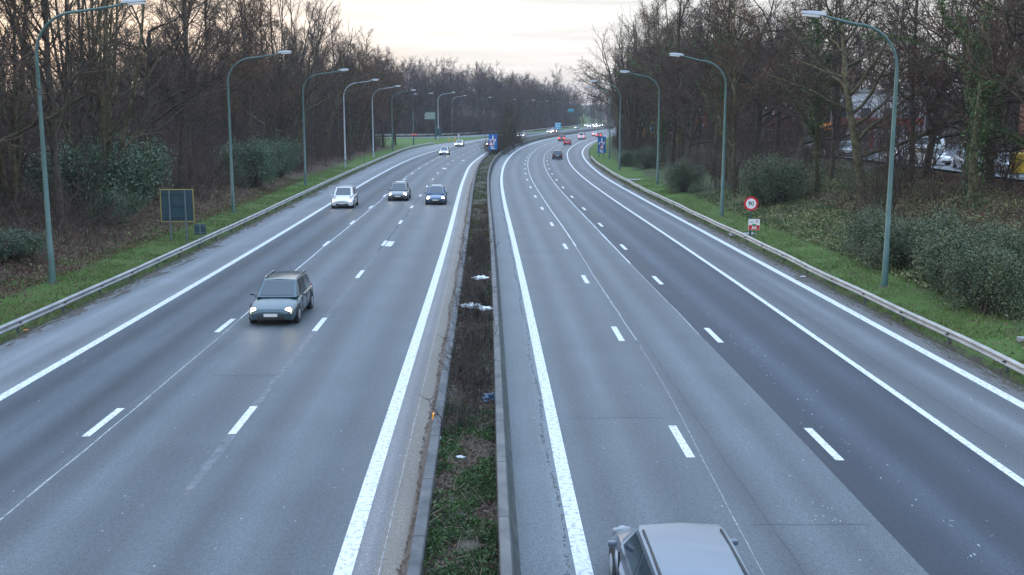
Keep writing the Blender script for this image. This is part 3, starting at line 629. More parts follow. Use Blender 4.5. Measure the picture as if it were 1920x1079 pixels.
# blue motorway direction signs with warning triangle
def blue_sign(x, y, label, w, z0, h, tri_dx, zt=0):
    e = empty('motorway_sign', (x, y, zt)); tag(e, label, 'sign')
    for dx in (-.3 * w, .25 * w): MB().cyl((dx, .06, -.2), (dx, .06, z0 + h * .9), .05).build('post', M['sign_post_green'], e)
    p = MB().box((0, 0, z0 + h / 2), (w, .05, h), bev=.01).build('panel', M['blue'], e); s = w / 1.9
    f = MB(); f.box((-.0, -.034, z0 + h * .78), (.30 * s, .012, h * .26)); f.box((-.34 * s, -.034, z0 + h * .66), (.62 * s, .012, .20 * s)); f.box((-.62 * s, -.0335, z0 + h * .58), (.24 * s, .012, .40 * s)); f.box((.38 * s, -.0345, z0 + h * .66), (.60 * s, .012, .20 * s)); f.box((.56 * s, -.0335, z0 + h * .60), (.22 * s, .012, .44 * s)); f.box((.22 * s, -.0355, z0 + h * .50), (.22 * s, .012, h * .36), ry=R(-8))
    f.build('route_diagram', M['white'], p)
    MB().box((.12 * s, -.045, z0 + h * .62), (.10 * s, .012, 1.5 * s), ry=R(48)).build('red_line', M['pink'], p)
    tx = tri_dx; a = .62 * s; zc = z0 + h * .28
    q = MB(); q.poly([(tx - a, -.056, zc), (tx + a, -.056, zc), (tx, -.056, zc + a * 1.72)], .012); tr = q.build('warning_triangle', M['red'], e)
    q = MB(); q.poly([(tx - a * .68, -.071, zc + .16 * a), (tx + a * .68, -.071, zc + .16 * a), (tx, -.071, zc + a * 1.36)], .012); q.build('face', M['white'], tr)
    text('lettering', 'MAX', .36 * s, M['white'], p, (-.1, -.036, z0 + h * .195), bold=.02); text('lettering', '300m', .40 * s, M['white'], p, (0, -.036, z0 + h * .085), bold=.02)
    return e
blue_sign(-3.37, 189, 'blue motorway sign with red triangle standing in the central reservation', 1.5, 1.15, 2.75, -.3, .12)
blue_sign(15.35, 183, 'blue motorway sign with red triangle on the right verge by the guard rail end', 1.35, .6, 2.8, 0, .3)
# double no entry sign
e = empty('no_entry_sign', (-22.6, 247, .2)); tag(e, 'pair of red no entry discs on one post at the edge of the grass triangle', 'sign')
MB().cyl((0, .06, -.3), (0, .06, 3.3), .07).build('post', M['sign_post_green'], e)
for x in (-.36, .36):
    f = disc('disc', .36, 0, 2.55, M['red'], e, x=x, th=.03); MB().box((x, -.012, 2.55), (.48, .02, .17)).build('bar', M['white'], f)
# planked direction board and dark sign back
e = empty('direction_board', (-23.3, 302, .2)); tag(e, 'pale grey direction board of stacked planks, left of the tall grey lamp', 'sign')
MB().cyl((1.7, .12, -.3), (1.7, .12, 7.8), .12).build('post', M['sign_post_green'], e)
for k in range(4): MB().box((.15 + (.15 if k % 2 else 0), 0, 5.95 + k * .47), (3.0 - (.3 if k % 2 else 0), .06, .42), bev=.02).build('plank', M['board'], e)
MB().box((.2, 0, 7.78), (3.0, .1, .18)).build('cap', M['sign_post_green'], e)
e = empty('junction_sign', (-19.9, 288, .2)); tag(e, 'dark blue sign seen from behind at the foot of the tall grey lamp', 'sign')
MB().box((0, 0, 2.4), (1.75, .08, 1.9), bev=.03).build('back_panel', M['sign_back'], e)
for x in (-.5, .5): MB().cyl((x, -.08, -.3), (x, -.08, 3.8), .06).build('post', M['sign_post'], e)
for (x, y, lab) in ((-16.9, 288, 'left of two orange marker posts at the tip of the grass triangle'), (-15.4, 290, 'right of two orange marker posts at the tip of the grass triangle')):
    e = empty('marker_post', (x, y, .2)); tag(e, lab, 'marker post'); MB().cyl((0, 0, -.2), (0, 0, 1.15), .13, .10).build('body', M['orange'], e); MB().cyl((0, 0, .75), (0, 0, .95), .128, .122).build('band', M['white'], e)
e = empty('marker_post', (-15.2, 306, .2)); tag(e, 'thin white roadside post with a small plate beside the orange marker posts', 'marker post'); MB().cyl((0, 0, -.2), (0, 0, 1.4), .06).build('body', M['white'], e); MB().box((0, -.07, 1.25), (.55, .04, .3)).build('plate', M['white'], e)
# far signs
e = empty('motorway_sign', (16.6, 388, .2)); tag(e, 'bright light blue sign with lines of text standing in the far central reservation', 'sign')
p = MB().box((0, 0, 2.75), (2.2, .08, 2.4), bev=.02).build('panel', M['cyan'], e)
for k, (w_, z_) in enumerate(((1.8, 3.6), (1.5, 3.05), (1.6, 2.5), (1.1, 1.95))): MB().box((-.05 * k, -.05, z_), (w_, .02, .16)).build('text_line', M['white'], p)
for x in (-.7, .7): MB().cyl((x, .1, -.3), (x, .1, 4.2), .07).build('post', M['sign_post_green'], e)
e = empty('gantry_sign', (27.4, 500, .2)); tag(e, 'teal overhead sign high above the far bend beside the right trees', 'sign')
p = MB().box((0, 0, 8.4), (2.9, .15, 1.6), bev=.03).build('panel', mat('sign_teal', (.02, .20, .24), .4), e); MB().box((-.1, -.1, 8.7), (2.3, .03, .5)).build('arrow', M['cyan'], p)
MB().box((.8, 0, 6.3), (5.0, .25, .3)).build('beam', M['sign_post_green'], e); MB().cyl((3.2, .1, -.3), (3.2, .1, 9.3), .16).build('post', M['sign_post_green'], e)

# ------------------------------------------------------------------ vehicles
M['glass'] = mat('car_glass', (.02, .035, .045), .08, spec=.7, coat=.4); M['tyre'] = mat('tyre_rubber', (.02, .02, .022), .8); M['rim'] = mat('wheel_rim', (.40, .41, .43), .35, .7)
M['trim'] = mat('black_trim', (.018, .02, .022), .55); M['plate'] = mat('number_plate', (.62, .62, .60), .5)
M['head_on'] = mat('headlight_lit', (.9, .8, .6), .2, emit=(1, .76, .48), estr=40); M['head_off'] = mat('headlight_clear', (.22, .24, .26), .1, spec=.8)
M['tail'] = mat('tail_light', (.45, .01, .01), .2, emit=(1, .03, .02), estr=.05); M['tail_on'] = mat('brake_light_lit', (.6, .02, .02), .2, emit=(1, .06, .03), estr=6)
def paint(name, c, metal=.35): return mat('paint_' + name, c, .32, metal, coat=.8)
# style : length, width, height, belt, bonnet height, windscreen base/top, roof rear, rear glass base (fractions from the nose)
STY = dict(
 hatch=dict(L=4.05, W=1.72, H=1.47, belt=.92, bon=.80, ws0=.24, ws1=.43, rr=.86, rg=.97, nose=.62),
 estate=dict(L=4.65, W=1.80, H=1.48, belt=.93, bon=.82, ws0=.25, ws1=.42, rr=.90, rg=.98, nose=.62),
 saloon=dict(L=4.55, W=1.78, H=1.43, belt=.92, bon=.80, ws0=.26, ws1=.42, rr=.72, rg=.86, nose=.60),
 mpv=dict(L=4.5, W=1.82, H=1.68, belt=1.0, bon=.92, ws0=.17, ws1=.36, rr=.91, rg=.985, nose=.66),
 van=dict(L=5.0, W=1.92, H=1.98, belt=1.15, bon=1.02, ws0=.15, ws1=.31, rr=.965, rg=.995, nose=.75),
 suv=dict(L=4.5, W=1.85, H=1.70, belt=1.05, bon=.98, ws0=.24, ws1=.40, rr=.88, rg=.97, nose=.74))
CC = {}
def make_car(style, pm, loc, rz, label, group=None, lit=False, brake=False, cat='car', rails=False, light_roof=None):
    s = STY[style]; e = empty({'van': 'van'}.get(style, 'car'), loc, rz); tag(e, label, cat, group)
    key = (style, pm.name, lit, brake, rails)
    if key in CC:
        for q in CC[key]: copy_tree(q, e)
        return e
    L, Wd, H = s['L'], s['W'] / 2, s['H']; fy = lambda f: L / 2 - f * L            # nose points to +Y
    def section(y, zt, w, zb):
        pr = [(0, zt + .025), (.55 * w, zt + .015), (.88 * w, zt - .03), (.975 * w, zt - .12), (w, (zt + zb) / 2 + .06), (.985 * w, zb + .16), (.90 * w, zb)]
        return [(x, y, z) for x, z in pr] + [(-x, y, z) for x, z in pr[::-1][:-1]]
    # make sections closed: the two end points on the floor are linked by the last edge
    st = [(0.0, s['nose'] - .10, .70 * Wd, .30), (.012, s['nose'], .84 * Wd, .24), (.05, s['nose'] + .06, .94 * Wd, .20), (.14, s['bon'] - .03, .99 * Wd, .19), (s['ws0'], s['bon'] + .02, Wd, .19),
          (s['ws0'] + .06, s['belt'] - .02, Wd, .19), (.6, s['belt'], Wd, .19), (.88, s['belt'] + .01, .985 * Wd, .20), (.965, s['belt'] - .01, .93 * Wd, .24), (.992, s['belt'] - .12, .88 * Wd, .28), (1.0, s['belt'] - .26, .80 * Wd, .34)]
    b = MB(); b.loft([section(fy(f), zt, w, zb) for f, zt, w, zb in st])
    # cabin shell
    bl = s['belt'] - .03; wr = Wd * .74; wb = Wd * .93
    def ring(f0, w0, f1, w1, z): # unused helper kept simple
        return None
    lo = [(fy(s['ws0']), wb * .90, bl), (fy(s['ws0'] + .07), wb, bl), (fy(.62), wb, bl), (fy(s['rg'] - .08), wb * .98, bl), (fy(s['rg']), wb * .88, bl)]
    hi = [(fy(s['ws1']), wr * .93, H - .035), (fy(s['ws1'] + .05), wr, H - .02), (fy(.62 if s['rr'] > .7 else .58), wr, H - .005), (fy(s['rr'] - .05), wr * .98, H - .025), (fy(s['rr']), wr * .93, H - .05)]
    low = [b.bm.verts.new((w, y, z)) for y, w, z in lo] + [b.bm.verts.new((-w, y, z)) for y, w, z in lo[::-1]]
    top = [b.bm.verts.new((w, y, z)) for y, w, z in hi] + [b.bm.verts.new((-w, y, z)) for y, w, z in hi[::-1]]
    n = len(low)
    for k in range(n): b.bm.faces.new((low[k], low[(k + 1) % n], top[(k + 1) % n], top[k]))
    cen = [b.bm.verts.new((0, y, z + .035)) for y, w, z in hi]
    for k in range(4):
        b.bm.faces.new((top[k], top[k + 1], cen[k + 1], cen[k])); b.bm.faces.new((cen[k], cen[k + 1], top[n - 2 - k], top[n - 1 - k]))
    b.bm.faces.new((top[0], cen[0], top[n - 1])); b.bm.faces.new((top[4], top[5], cen[4]))
    body = b.build('body', pm, e, True); bv = body.modifiers.new('bevel', 'BEVEL'); bv.width = .045; bv.segments = 3; bv.limit_method = 'ANGLE'; bv.angle_limit = R(24); bv.use_clamp_overlap = True
    for sg in (-1, 1):       # door gaps, handles
        for f in (.36, .56, .76): MB().box((sg * (Wd - .008), fy(f), (s['belt'] + .30) / 2 + .02), (.03, .012, s['belt'] - .42)).build('door_gap', M['trim'], e)
        MB().box((sg * wr * .90, (fy(s['ws1'] + .05) + fy(s['rr'] - .05)) / 2, H - .003), (.035, (s['rr'] - s['ws1'] - .12) * L, .02)).build('roof_trim', M['trim'], e)
        for f in (.52, .72): MB().box((sg * (Wd + .004), fy(f), s['belt'] - .16), (.03, .16, .03), bev=.008).build('door_handle', M['trim'], e)
    MB().cyl((0, fy(s['rr'] - .03), H - .02), (0, fy(s['rr']) - .06, H + .16), .009, .005, 6).build('aerial', M['trim'], e)
    MB().box((0, fy(s['ws0'] + .005), s['bon'] + .035), (Wd * 1.3, .05, .02), rx=R(12)).build('wiper', M['trim'], e)
    def lerp(a, c, t): return Vector(a) + (Vector(c) - Vector(a)) * t
    def panel(name, A, B_, C_, D, u0, u1, v0, v1, par=e, out=.008, m=None):
        A, B_, C_, D = map(Vector, (A, B_, C_, D)); nrm = (B_ - A).cross(D - A).normalized()
        mid = (A + C_) / 2; ctr = Vector((0, mid.y, .9)); 
        if nrm.dot(mid - ctr) < 0: nrm = -nrm
        P = lambda u, v: lerp(lerp(A, B_, u), lerp(D, C_, u), v) + nrm * out
        q = MB(); q.poly([P(u0, v0), P(u1, v0), P(u1, v1), P(u0, v1)]); return q.build(name, m or M['glass'], par)
    y0, w0, z0 = lo[0]; y1, w1, z1 = hi[0]
    panel('windscreen', (-w0, y0, z0), (w0, y0, z0), (w1, y1, z1), (-w1, y1, z1), .07, .93, .10, .93, out=.012)
    y0, w0, z0 = lo[-1]; y1, w1, z1 = hi[-1]
    if style != 'van' or True: panel('rear_window', (-w0, y0, z0), (w0, y0, z0), (w1, y1, z1), (-w1, y1, z1), .10, .90, .22, .90, out=.012)
    for sg in (-1, 1):
        A = (sg * lo[1][1], lo[1][0], lo[1][2]); B_ = (sg * lo[2][1], lo[2][0], lo[2][2]); C_ = (sg * hi[2][1], hi[2][0], hi[2][2]); D = (sg * hi[1][1], hi[1][0], hi[1][2])
        panel('side_window', A, B_, C_, D, .03, .95, .14, .86)
        A2 = (sg * lo[3][1], lo[3][0], lo[3][2]); D2 = (sg * hi[3][1], hi[3][0], hi[3][2])
        panel('side_window', B_, A2, D2, C_, .04, .90, .14, .86)
        # lights
        hy = fy(.035); hz = s['nose'] - .02
        q = MB(); q.box((sg * Wd * .72, hy + .01, hz), (.34, .12, .16), rz=sg * R(-14), bev=.045); hl = q.build('headlight', M['head_off'], e); bmm = MB(); bmesh.ops.create_uvsphere(bmm.bm, u_segments=10, v_segments=6, radius=.098, matrix=Matrix.Translation((sg * Wd * .70, hy + .065, hz)) @ Matrix.Diagonal((1.15, .5, .9, 1))); bmm.build('lamp_lens', M['head_on'] if lit else M['rim'], hl)
        q = MB(); q.box((sg * Wd * .74, fy(.988), s['belt'] - .20), (.20, .10, .30), rz=sg * R(10), bev=.02); q.build('tail_light', M['tail_on'] if brake else M['tail'], e)
        q = MB(); q.box((sg * (Wd + .08), fy(s['ws0'] + .075), s['belt'] + .03), (.15, .09, .10), bev=.03); q.build('mirror', pm, e)
        if rails: q = MB(); q.tube([(sg * wr * .92, fy(s['ws1'] + .06), H + .0), (sg * wr * .92, fy(s['ws1'] + .09), H + .06), (sg * wr * .92, fy(s['rr'] - .08), H + .05), (sg * wr * .90, fy(s['rr'] - .05), H - .02)], .022, 6).build('roof_rail', M['rim'], e)
        for f in (.185, .80):
            wy = fy(f); wz = .31
            # dark wheel arch
            MB().cyl((sg * (Wd - .10), wy, wz + .03), (sg * (Wd + .004), wy, wz + .03), .385, .385, 20).build('wheel_arch', M['trim'], e)
            t_ = MB().cyl((sg * (Wd - .20), wy, wz), (sg * (Wd + .012), wy, wz), .31, .31, 20).build('wheel', M['tyre'], e)
            MB().cyl((sg * (Wd - .02), wy, wz), (sg * (Wd + .02), wy, wz), .20, .185, 14).build('rim', M['rim'], t_)
    MB().box((0, fy(.006), .33), (Wd * 1.15, .06, .17), bev=.02).build('grille', M['trim'], e)
    MB().box((0, fy(.015), s['nose'] - .06), (Wd * .62, .05, .10), bev=.01).build('grille', M['trim'], e)
    MB().box((0, fy(.0) + .02, .42), (.50, .02, .11)).build('number_plate', M['plate'], e)
    MB().box((0, fy(.995), .36), (Wd * 1.5, .10, .16), bev=.03).build('bumper', M['trim'], e)
    MB().box((0, fy(1.0) - .02, .60), (.50, .02, .11)).build('number_plate', M['plate'], e)
    if light_roof: MB().box((0, fy((s['ws1'] + s['rr']) / 2), H + .035), (wr * 1.35, L * (s['rr'] - s['ws1']) * .62, .03), bev=.012).build('roof_panel', light_roof, e)  # pale panel laid over the roof
    MB().box((0, 0, .24), (Wd * 1.7, L * .84, .10)).build('underbody', M['trim'], e)
    CC[key] = list(e.children); return e
P = dict(white=paint('white', (.74, .75, .76), 0), silver=paint('silver', (.50, .53, .56), .6), grey=paint('grey', (.13, .15, .17), .5), dark=paint('dark_blue', (.022, .045, .075), .4), black=paint('black', (.012, .015, .02), .3),
         red=paint('red', (.48, .03, .05), .2), maroon=paint('maroon', (.20, .05, .06), .3), blue=paint('blue', (.06, .12, .22), .5), teal=paint('dark_teal', (.05, .09, .11), .5), lightgrey=paint('blue_grey', (.30, .37, .44), .55), beige=paint('pale', (.58, .56, .52), .4), van=paint('ghost_grey', (.105, .14, .185), .3))
M['pale_roof'] = mat('pale_roof_panel', (.55, .56, .57), .35)
def heading(name, y):   # direction of travel along the road (away from the camera)
    return math.atan2(-(float(X(name, y + 3)) - float(X(name, y - 3))) / 6, 1)
def lane_car(style, pm, nm, d, yfront, towards, label, group, **k):
    L = STY[style]['L']; y = yfront + L / 2; h = heading(nm, y)
    return make_car(style, pm, (float(X(nm, y)) + d, y, .004), h + (math.pi if towards else 0), label, group, **k)
GL_, GR_ = 'vehicles coming towards the camera', 'vehicles driving away'
lane_car('estate', P['teal'], 'L2', 1.75, 38.4, True, 'dark teal estate car with lit headlights and roof rails, nearest of the oncoming cars', GL_, lit=True, rails=True)
lane_car('mpv', P['white'], 'L1', 1.65, 87, True, 'white people carrier with lit headlights in the outer lane by the left edge line', GL_, lit=True)
lane_car('estate', P['grey'], 'L2', 1.75, 94.5, True, 'dark grey car with lit headlights in the middle lane beside the white people carrier', GL_, lit=True, rails=True, light_roof=M['pale_roof'])
lane_car('hatch', P['blue'], 'L3', 1.9, 90.5, True, 'blue hatchback with pale roof and lit headlights in the lane beside the planted strip', GL_, lit=True, light_roof=M['pale_roof'])
lane_car('hatch', P['silver'], 'L2', .0, 197, True, 'small silver hatchback ahead of the beige one on the left carriageway', GL_, lit=True)
lane_car('estate', P['beige'], 'L1', 1.7, 246, True, 'beige car with lit headlights right behind the small silver hatchback', GL_, lit=True)
lane_car('saloon', P['silver'], 'L3', 1.6, 250, True, 'silver saloon with lit headlights left of the blue sign in the planted strip', GL_, lit=True)
lane_car('mpv', P['beige'], 'L3', 2.2, 274, True, 'pale car half hidden behind the blue sign in the planted strip', GL_, lit=True)
lane_car('hatch', P['dark'], 'R3', 1.75, 179 + .5, False, 'dark blue hatchback driving away alone in the third lane', GR_)
lane_car('hatch', P['red'], 'R3', 1.9, 257, False, 'red hatchback driving away on the far bend', GR_)
lane_car('suv', P['maroon'], 'R2', 2.0, 292, False, 'maroon car driving away just ahead of the red hatchback', GR_, brake=True)
lane_car('van', P['white'], 'R3', 2.2, 310, False, 'white van driving away with lit brake lights on the far bend', GR_, brake=True, cat='van')
lane_car('saloon', P['white'], 'R3', 2.0, 356, False, 'white car driving away beyond the white van', GR_, brake=True)
lane_car('hatch', P['maroon'], 'R4', 1.0, 338, False, 'small maroon car between the white van and the blue sign on the right', GR_, brake=True)
lane_car('estate', P['van'], 'R1', 1.32, 13.05, False, 'blue-grey car entering the picture at the bottom edge, seen from above', GR_)
# traffic on the far bend of the left carriageway
FAR = [(-3.4, 328, 'saloon', 'silver', 'silver car behind the dark trunks of the trees in the planted strip'), (-3.5, 341, 'saloon', 'white', 'white car second in the row just right of the median trees'),
       (-7.5, 352, 'hatch', 'dark', 'dark-roofed car farthest back beside the median trees'), (-3.9, 404, 'estate', 'white', 'white car in the far bend, left of the red one'),
       (-3.9, 418, 'saloon', 'red', 'red car in the far bend between two white ones'), (-7.6, 440, 'mpv', 'silver', 'silver people carrier in the far bend left of the light blue sign'),
       (-7.6, 515, 'hatch', 'silver', 'single silver hatchback on the far bend right of the light blue sign')]
for d, y, st_, c, lab in FAR: lane_car(st_, P[c], 'L5', d, y, True, lab, GL_, lit=True)
jam = [('L5', -3, 560, 'saloon', 'white'), ('L5', -7, 572, 'van', 'white'), ('L5', -3, 590, 'estate', 'silver'), ('L5', -10.5, 600, 'mpv', 'white'), ('L5', -6.5, 612, 'saloon', 'beige'), ('L5', -3, 630, 'hatch', 'silver'), ('L5', -7, 650, 'estate', 'white')]
for nm, d, y, st_, c in jam: lane_car(st_, P[c], nm, d, y, True, 'one of the tiny cars with lit headlights queuing on the farthest stretch of road', 'far queue of traffic', lit=True, cat='car')
# parked cars behind the right-hand trees
for x, y, st_, c, rz, lab in ((36.6, 79, 'saloon', 'silver', 172, 'silver parked car with its nose towards the motorway, right of the ivy-clad tree'), (38.6, 75.5, 'hatch', 'dark', 176, 'dark parked car beside the yellow grit bin'), (36.0, 84, 'estate', 'silver', 168, 'silver parked car left of the ivy-clad tree'),
        (35.6, 91, 'hatch', 'white', 200, 'white parked car, third from the yellow grit bin'), (36.2, 98, 'hatch', 'white', 95, 'white parked car behind the bushy saplings'), (34.6, 110, 'estate', 'silver', 160, 'silver parked car below the red and white building'),
        (35, 126, 'hatch', 'silver', 150, 'silver parked car glimpsed between trunks farthest to the left'), (41, 108, 'van', 'white', 100, 'white van parked in front of the building'), (47, 84, 'suv', 'silver', 10, 'pale car parked in the second row of the car park')):
    make_car(st_, P[c], (x, y, 3.43), R(rz), lab, 'parked cars behind the right-hand trees', cat='van' if st_ == 'van' else 'car')
# yellow bin on its post
e = empty('grit_bin', (34.5, 72.5, tz(34.5, 72.5))); tag(e, 'yellow bin hanging on a post among the trees beside the parked cars', 'bin')
M['yellow'] = mat('yellow_plastic', (.62, .40, .02), .5, noise=.15, nscale=4)
MB().loft([[(x * .42, y * .36, .55) for x, y in ((-1, -1), (1, -1), (1, 1), (-1, 1))], [(x * .55, y * .45, 1.75) for x, y in ((-1, -1), (1, -1), (1, 1), (-1, 1))]]).build('body', M['yellow'], e)
MB().box((0, 0, 1.82), (1.2, 1.0, .14), bev=.04).build('lid', M['yellow'], e); MB().box((.0, .2, .3), (.12, .12, 1.0)).build('post', M['post'], e)
# buildings behind the car park
M['render'] = mat('white_render', (.62, .63, .65), .8, noise=.08, nscale=1); M['brick'] = mat('red_brick', (.24, .09, .06), .85, col2=(.34, .14, .09), nscale=3); M['redfascia'] = mat('red_fascia', (.38, .06, .04), .5)
M['win'] = mat('window_glass', (.05, .08, .11), .1); M['roof'] = mat('clay_tile_roof', (.22, .09, .06), .8, noise=.25, nscale=2); M['orange_lit'] = mat('lit_shop_sign', (.9, .35, .1), .4, emit=(1, .35, .08), estr=.6)
def house(name, x, y, w, d, h, rz, label, wall, roof=None, fascia=False, rows=2):
    e = empty(name, (x, y, 3.2), R(rz)); tag(e, label, 'building')
    MB().box((0, 0, h / 2), (w, d, h)).build('wall', wall, e)
    if roof:
        q = MB(); q.loft([[(-w / 2 - .4, -d / 2 - .5, h), (w / 2 + .4, -d / 2 - .5, h), (w / 2 + .4, d / 2 + .5, h), (-w / 2 - .4, d / 2 + .5, h)], [(-w / 2 - .4, -.05, h + d * .38), (w / 2 + .4, -.05, h + d * .38), (w / 2 + .4, .05, h + d * .38), (-w / 2 - .4, .05, h + d * .38)]]); r_ = q.build('roof', roof, e)
        MB().box((w * .3, 1, h + d * .34), (.9, .9, 2)).build('chimney', M['brick'], r_)
    else: MB().box((0, 0, h + .15), (w + .5, d + .5, .3)).build('roof', M['concrete'], e)
    nwin = int(w / 2.6)
    for r_ in range(rows):
        for k in range(nwin):
            xx = -w / 2 + (k + .5) * w / nwin; f = MB().box((xx, -d / 2 - .02, 1.6 + r_ * 2.9), (1.4, .08, 1.5)).build('window', M['white'], e); MB().box((xx, -d / 2 - .07, 1.6 + r_ * 2.9), (1.15, .03, 1.25)).build('pane', M['win'], f)
    if fascia:
        MB().box((0, -d / 2 - .25, 3.5), (w * .96, .4, .9), bev=.03).build('fascia', M['redfascia'], e)
        for xx in (-w * .42, -w * .05, w * .35): MB().box((xx, -d / 2 - .22, 1.6), (.5, .3, 3.0)).build('pillar', M['redfascia'], e)
        MB().box((-w * .55, -d / 2 - .4, 2.9), (1.5, .5, .8), bev=.05).build('lit_sign', M['orange_lit'], e)
    return e
house('shop_building', 45.5, 134, 11, 8, 7.0, -18, 'white building with red fascia and pillars behind the car park', M['render'], None, True, 2)
house('brick_house', 41, 152, 12, 9, 8.5, -15, 'brick house with a clay roof behind the white shop building', M['brick'], M['roof'])
house('brick_house', 62, 112, 14, 9, 7.5, -50, 'brick house with a clay roof beyond the parked cars', M['brick'], M['roof'])
house('brick_house', 30, 205, 14, 9, 7.0, -8, 'distant brick house hidden in the right-hand wood', M['brick'], M['roof'])

# ------------------------------------------------------------------ trees
def tubes_to_mesh(groups, sides):
    """groups : dict npts -> list of (pts, radii)"""
    VV, QQ, o = [], [], 0
    for n, lst in groups.items():
        P = np.array([a for a, _ in lst], float); Rr = np.array([b for _, b in lst], float); N = len(lst)
        T = np.empty_like(P); T[:, 1:-1] = P[:, 2:] - P[:, :-2]; T[:, 0] = P[:, 1] - P[:, 0]; T[:, -1] = P[:, -1] - P[:, -2]
        T /= np.linalg.norm(T, axis=2, keepdims=True) + 1e-9; ref = np.where(np.abs(T[:, :1, 2:3]) > .9, [[[1., 0, 0]]], [[[0, 0, 1.]]])
        A = np.cross(T, np.broadcast_to(ref, T.shape)); A /= np.linalg.norm(A, axis=2, keepdims=True) + 1e-9; B = np.cross(T, A)
        th = np.arange(sides) * 2 * np.pi / sides; V = P[:, :, None] + Rr[:, :, None, None] * (np.cos(th)[None, None, :, None] * A[:, :, None] + np.sin(th)[None, None, :, None] * B[:, :, None])
        VV.append(V.reshape(-1, 3)); b = (np.arange(N) * n * sides)[:, None, None] + (np.arange(n - 1) * sides)[None, :, None]; k = np.arange(sides)[None, None, :]
        a = b + k; c = b + (k + 1) % sides; QQ.append(np.stack([a, c, c + sides, a + sides], 3).reshape(-1, 4) + o); o += N * n * sides
    return np.concatenate(VV), np.concatenate(QQ)
def perp(d, rnd):
    a = Vector((rnd.gauss(0, 1), rnd.gauss(0, 1), rnd.gauss(0, 1))); a = a - d * a.dot(d); return a.normalized()
def grow(rnd, spec):
    """returns per-level tube lists"""
    out = {i: {} for i in range(6)}
    def br(p, d, L, r, lev):
        sp = spec[lev]; n = sp['n']; pts = [p.copy()]; rad = [r]; step = L / n; dirs = [d]
        for i in range(n):
            d = (d + perp(d, rnd) * sp['wig'] + Vector((0, 0, 1)) * sp['up']).normalized(); p = p + d * step; pts.append(p.copy()); rad.append(r * (1 - (1 - sp['end']) * (i + 1) / n)); dirs.append(d)
        out[lev].setdefault(n + 1, []).append(([tuple(q) for q in pts], rad))
        if lev + 1 < len(spec):
            c = spec[lev + 1]; k = max(1, int(c['k'] * (rnd.uniform(.75, 1.25))))
            for j in range(k):
                t = c['t0'] + (1 - c['t0']) * (j + rnd.random()) / k; f = t * n; i = min(int(f), n - 1); q = pts[i].lerp(pts[i + 1], f - i); dd = dirs[i + 1]
                a = R(rnd.uniform(*c['ang'])); nd = (dd * math.cos(a) + perp(dd, rnd) * math.sin(a)).normalized()
                ll = L * c['len'] * rnd.uniform(.7, 1.2) * (1 - c['tap'] * (t - c['t0']) / (1 - c['t0'] + 1e-6)); rr = min(rad[i] * .8, max(r * c['rad'] * (1 - .5 * t), c['rmin']))
                br(q, nd, ll, rr, lev + 1)
    for (p, d, L, r) in spec[0]['stems']: br(Vector(p), Vector(d).normalized(), L, r, 0)
    return out
def merge_groups(a, levels):
    g_ = {}
    for l in levels:
        for n, lst in a[l].items(): g_.setdefault(n, []).extend(lst)
    return g_
def leaf_quads(C, size, rng_, up=0.3, aspect=.55):
    n = len(C); d = rng_.normal(size=(n, 3)); d /= np.linalg.norm(d, axis=1, keepdims=True); e = rng_.normal(size=(n, 3)); e[:, 2] *= up; e = np.cross(d, e); e /= np.linalg.norm(e, axis=1, keepdims=True) + 1e-9
    s = size * rng_.uniform(.6, 1.3, (n, 1)); a = d * s; b = e * s * aspect
    V = np.stack([C - a, C + b, C + a, C - b], 1); q = np.arange(n)[:, None] * 4 + np.arange(4)[None]; return V.reshape(-1, 3), q
def bark(name, c1, c2, obj=.2): return mat(name, c1, .9, col2=c2, nscale=3.5, bump=.3, detail=5, objrand=obj, spec=.2)
M['bark'] = bark('grey_brown_bark', (.030, .025, .019), (.095, .078, .056)); M['twig'] = bark('brown_twigs', (.060, .046, .040), (.105, .080, .068), .3)
M['bark_moss'] = bark('mossy_bark', (.035, .034, .019), (.15, .13, .07)); M['twig_red'] = bark('reddish_twigs', (.075, .048, .042), (.13, .085, .075), .3)
M['twig'] = island_mat('brown_twigs', [(.020, .016, .013), (.062, .045, .034), (.18, .138, .10)], .9, .15, .3); M['twig_red'] = island_mat('reddish_twigs', [(.022, .016, .014), (.078, .050, .038), (.20, .135, .10)], .9, .15, .3)
M['ivy'] = island_mat('ivy_leaves', [(.012, .030, .010), (.05, .10, .025), (.14, .22, .06)], .5, .4, 1.0)
M['deadleaf'] = island_mat('dry_leaves', [(.07, .035, .015), (.16, .085, .035), (.22, .12, .05)], .8)
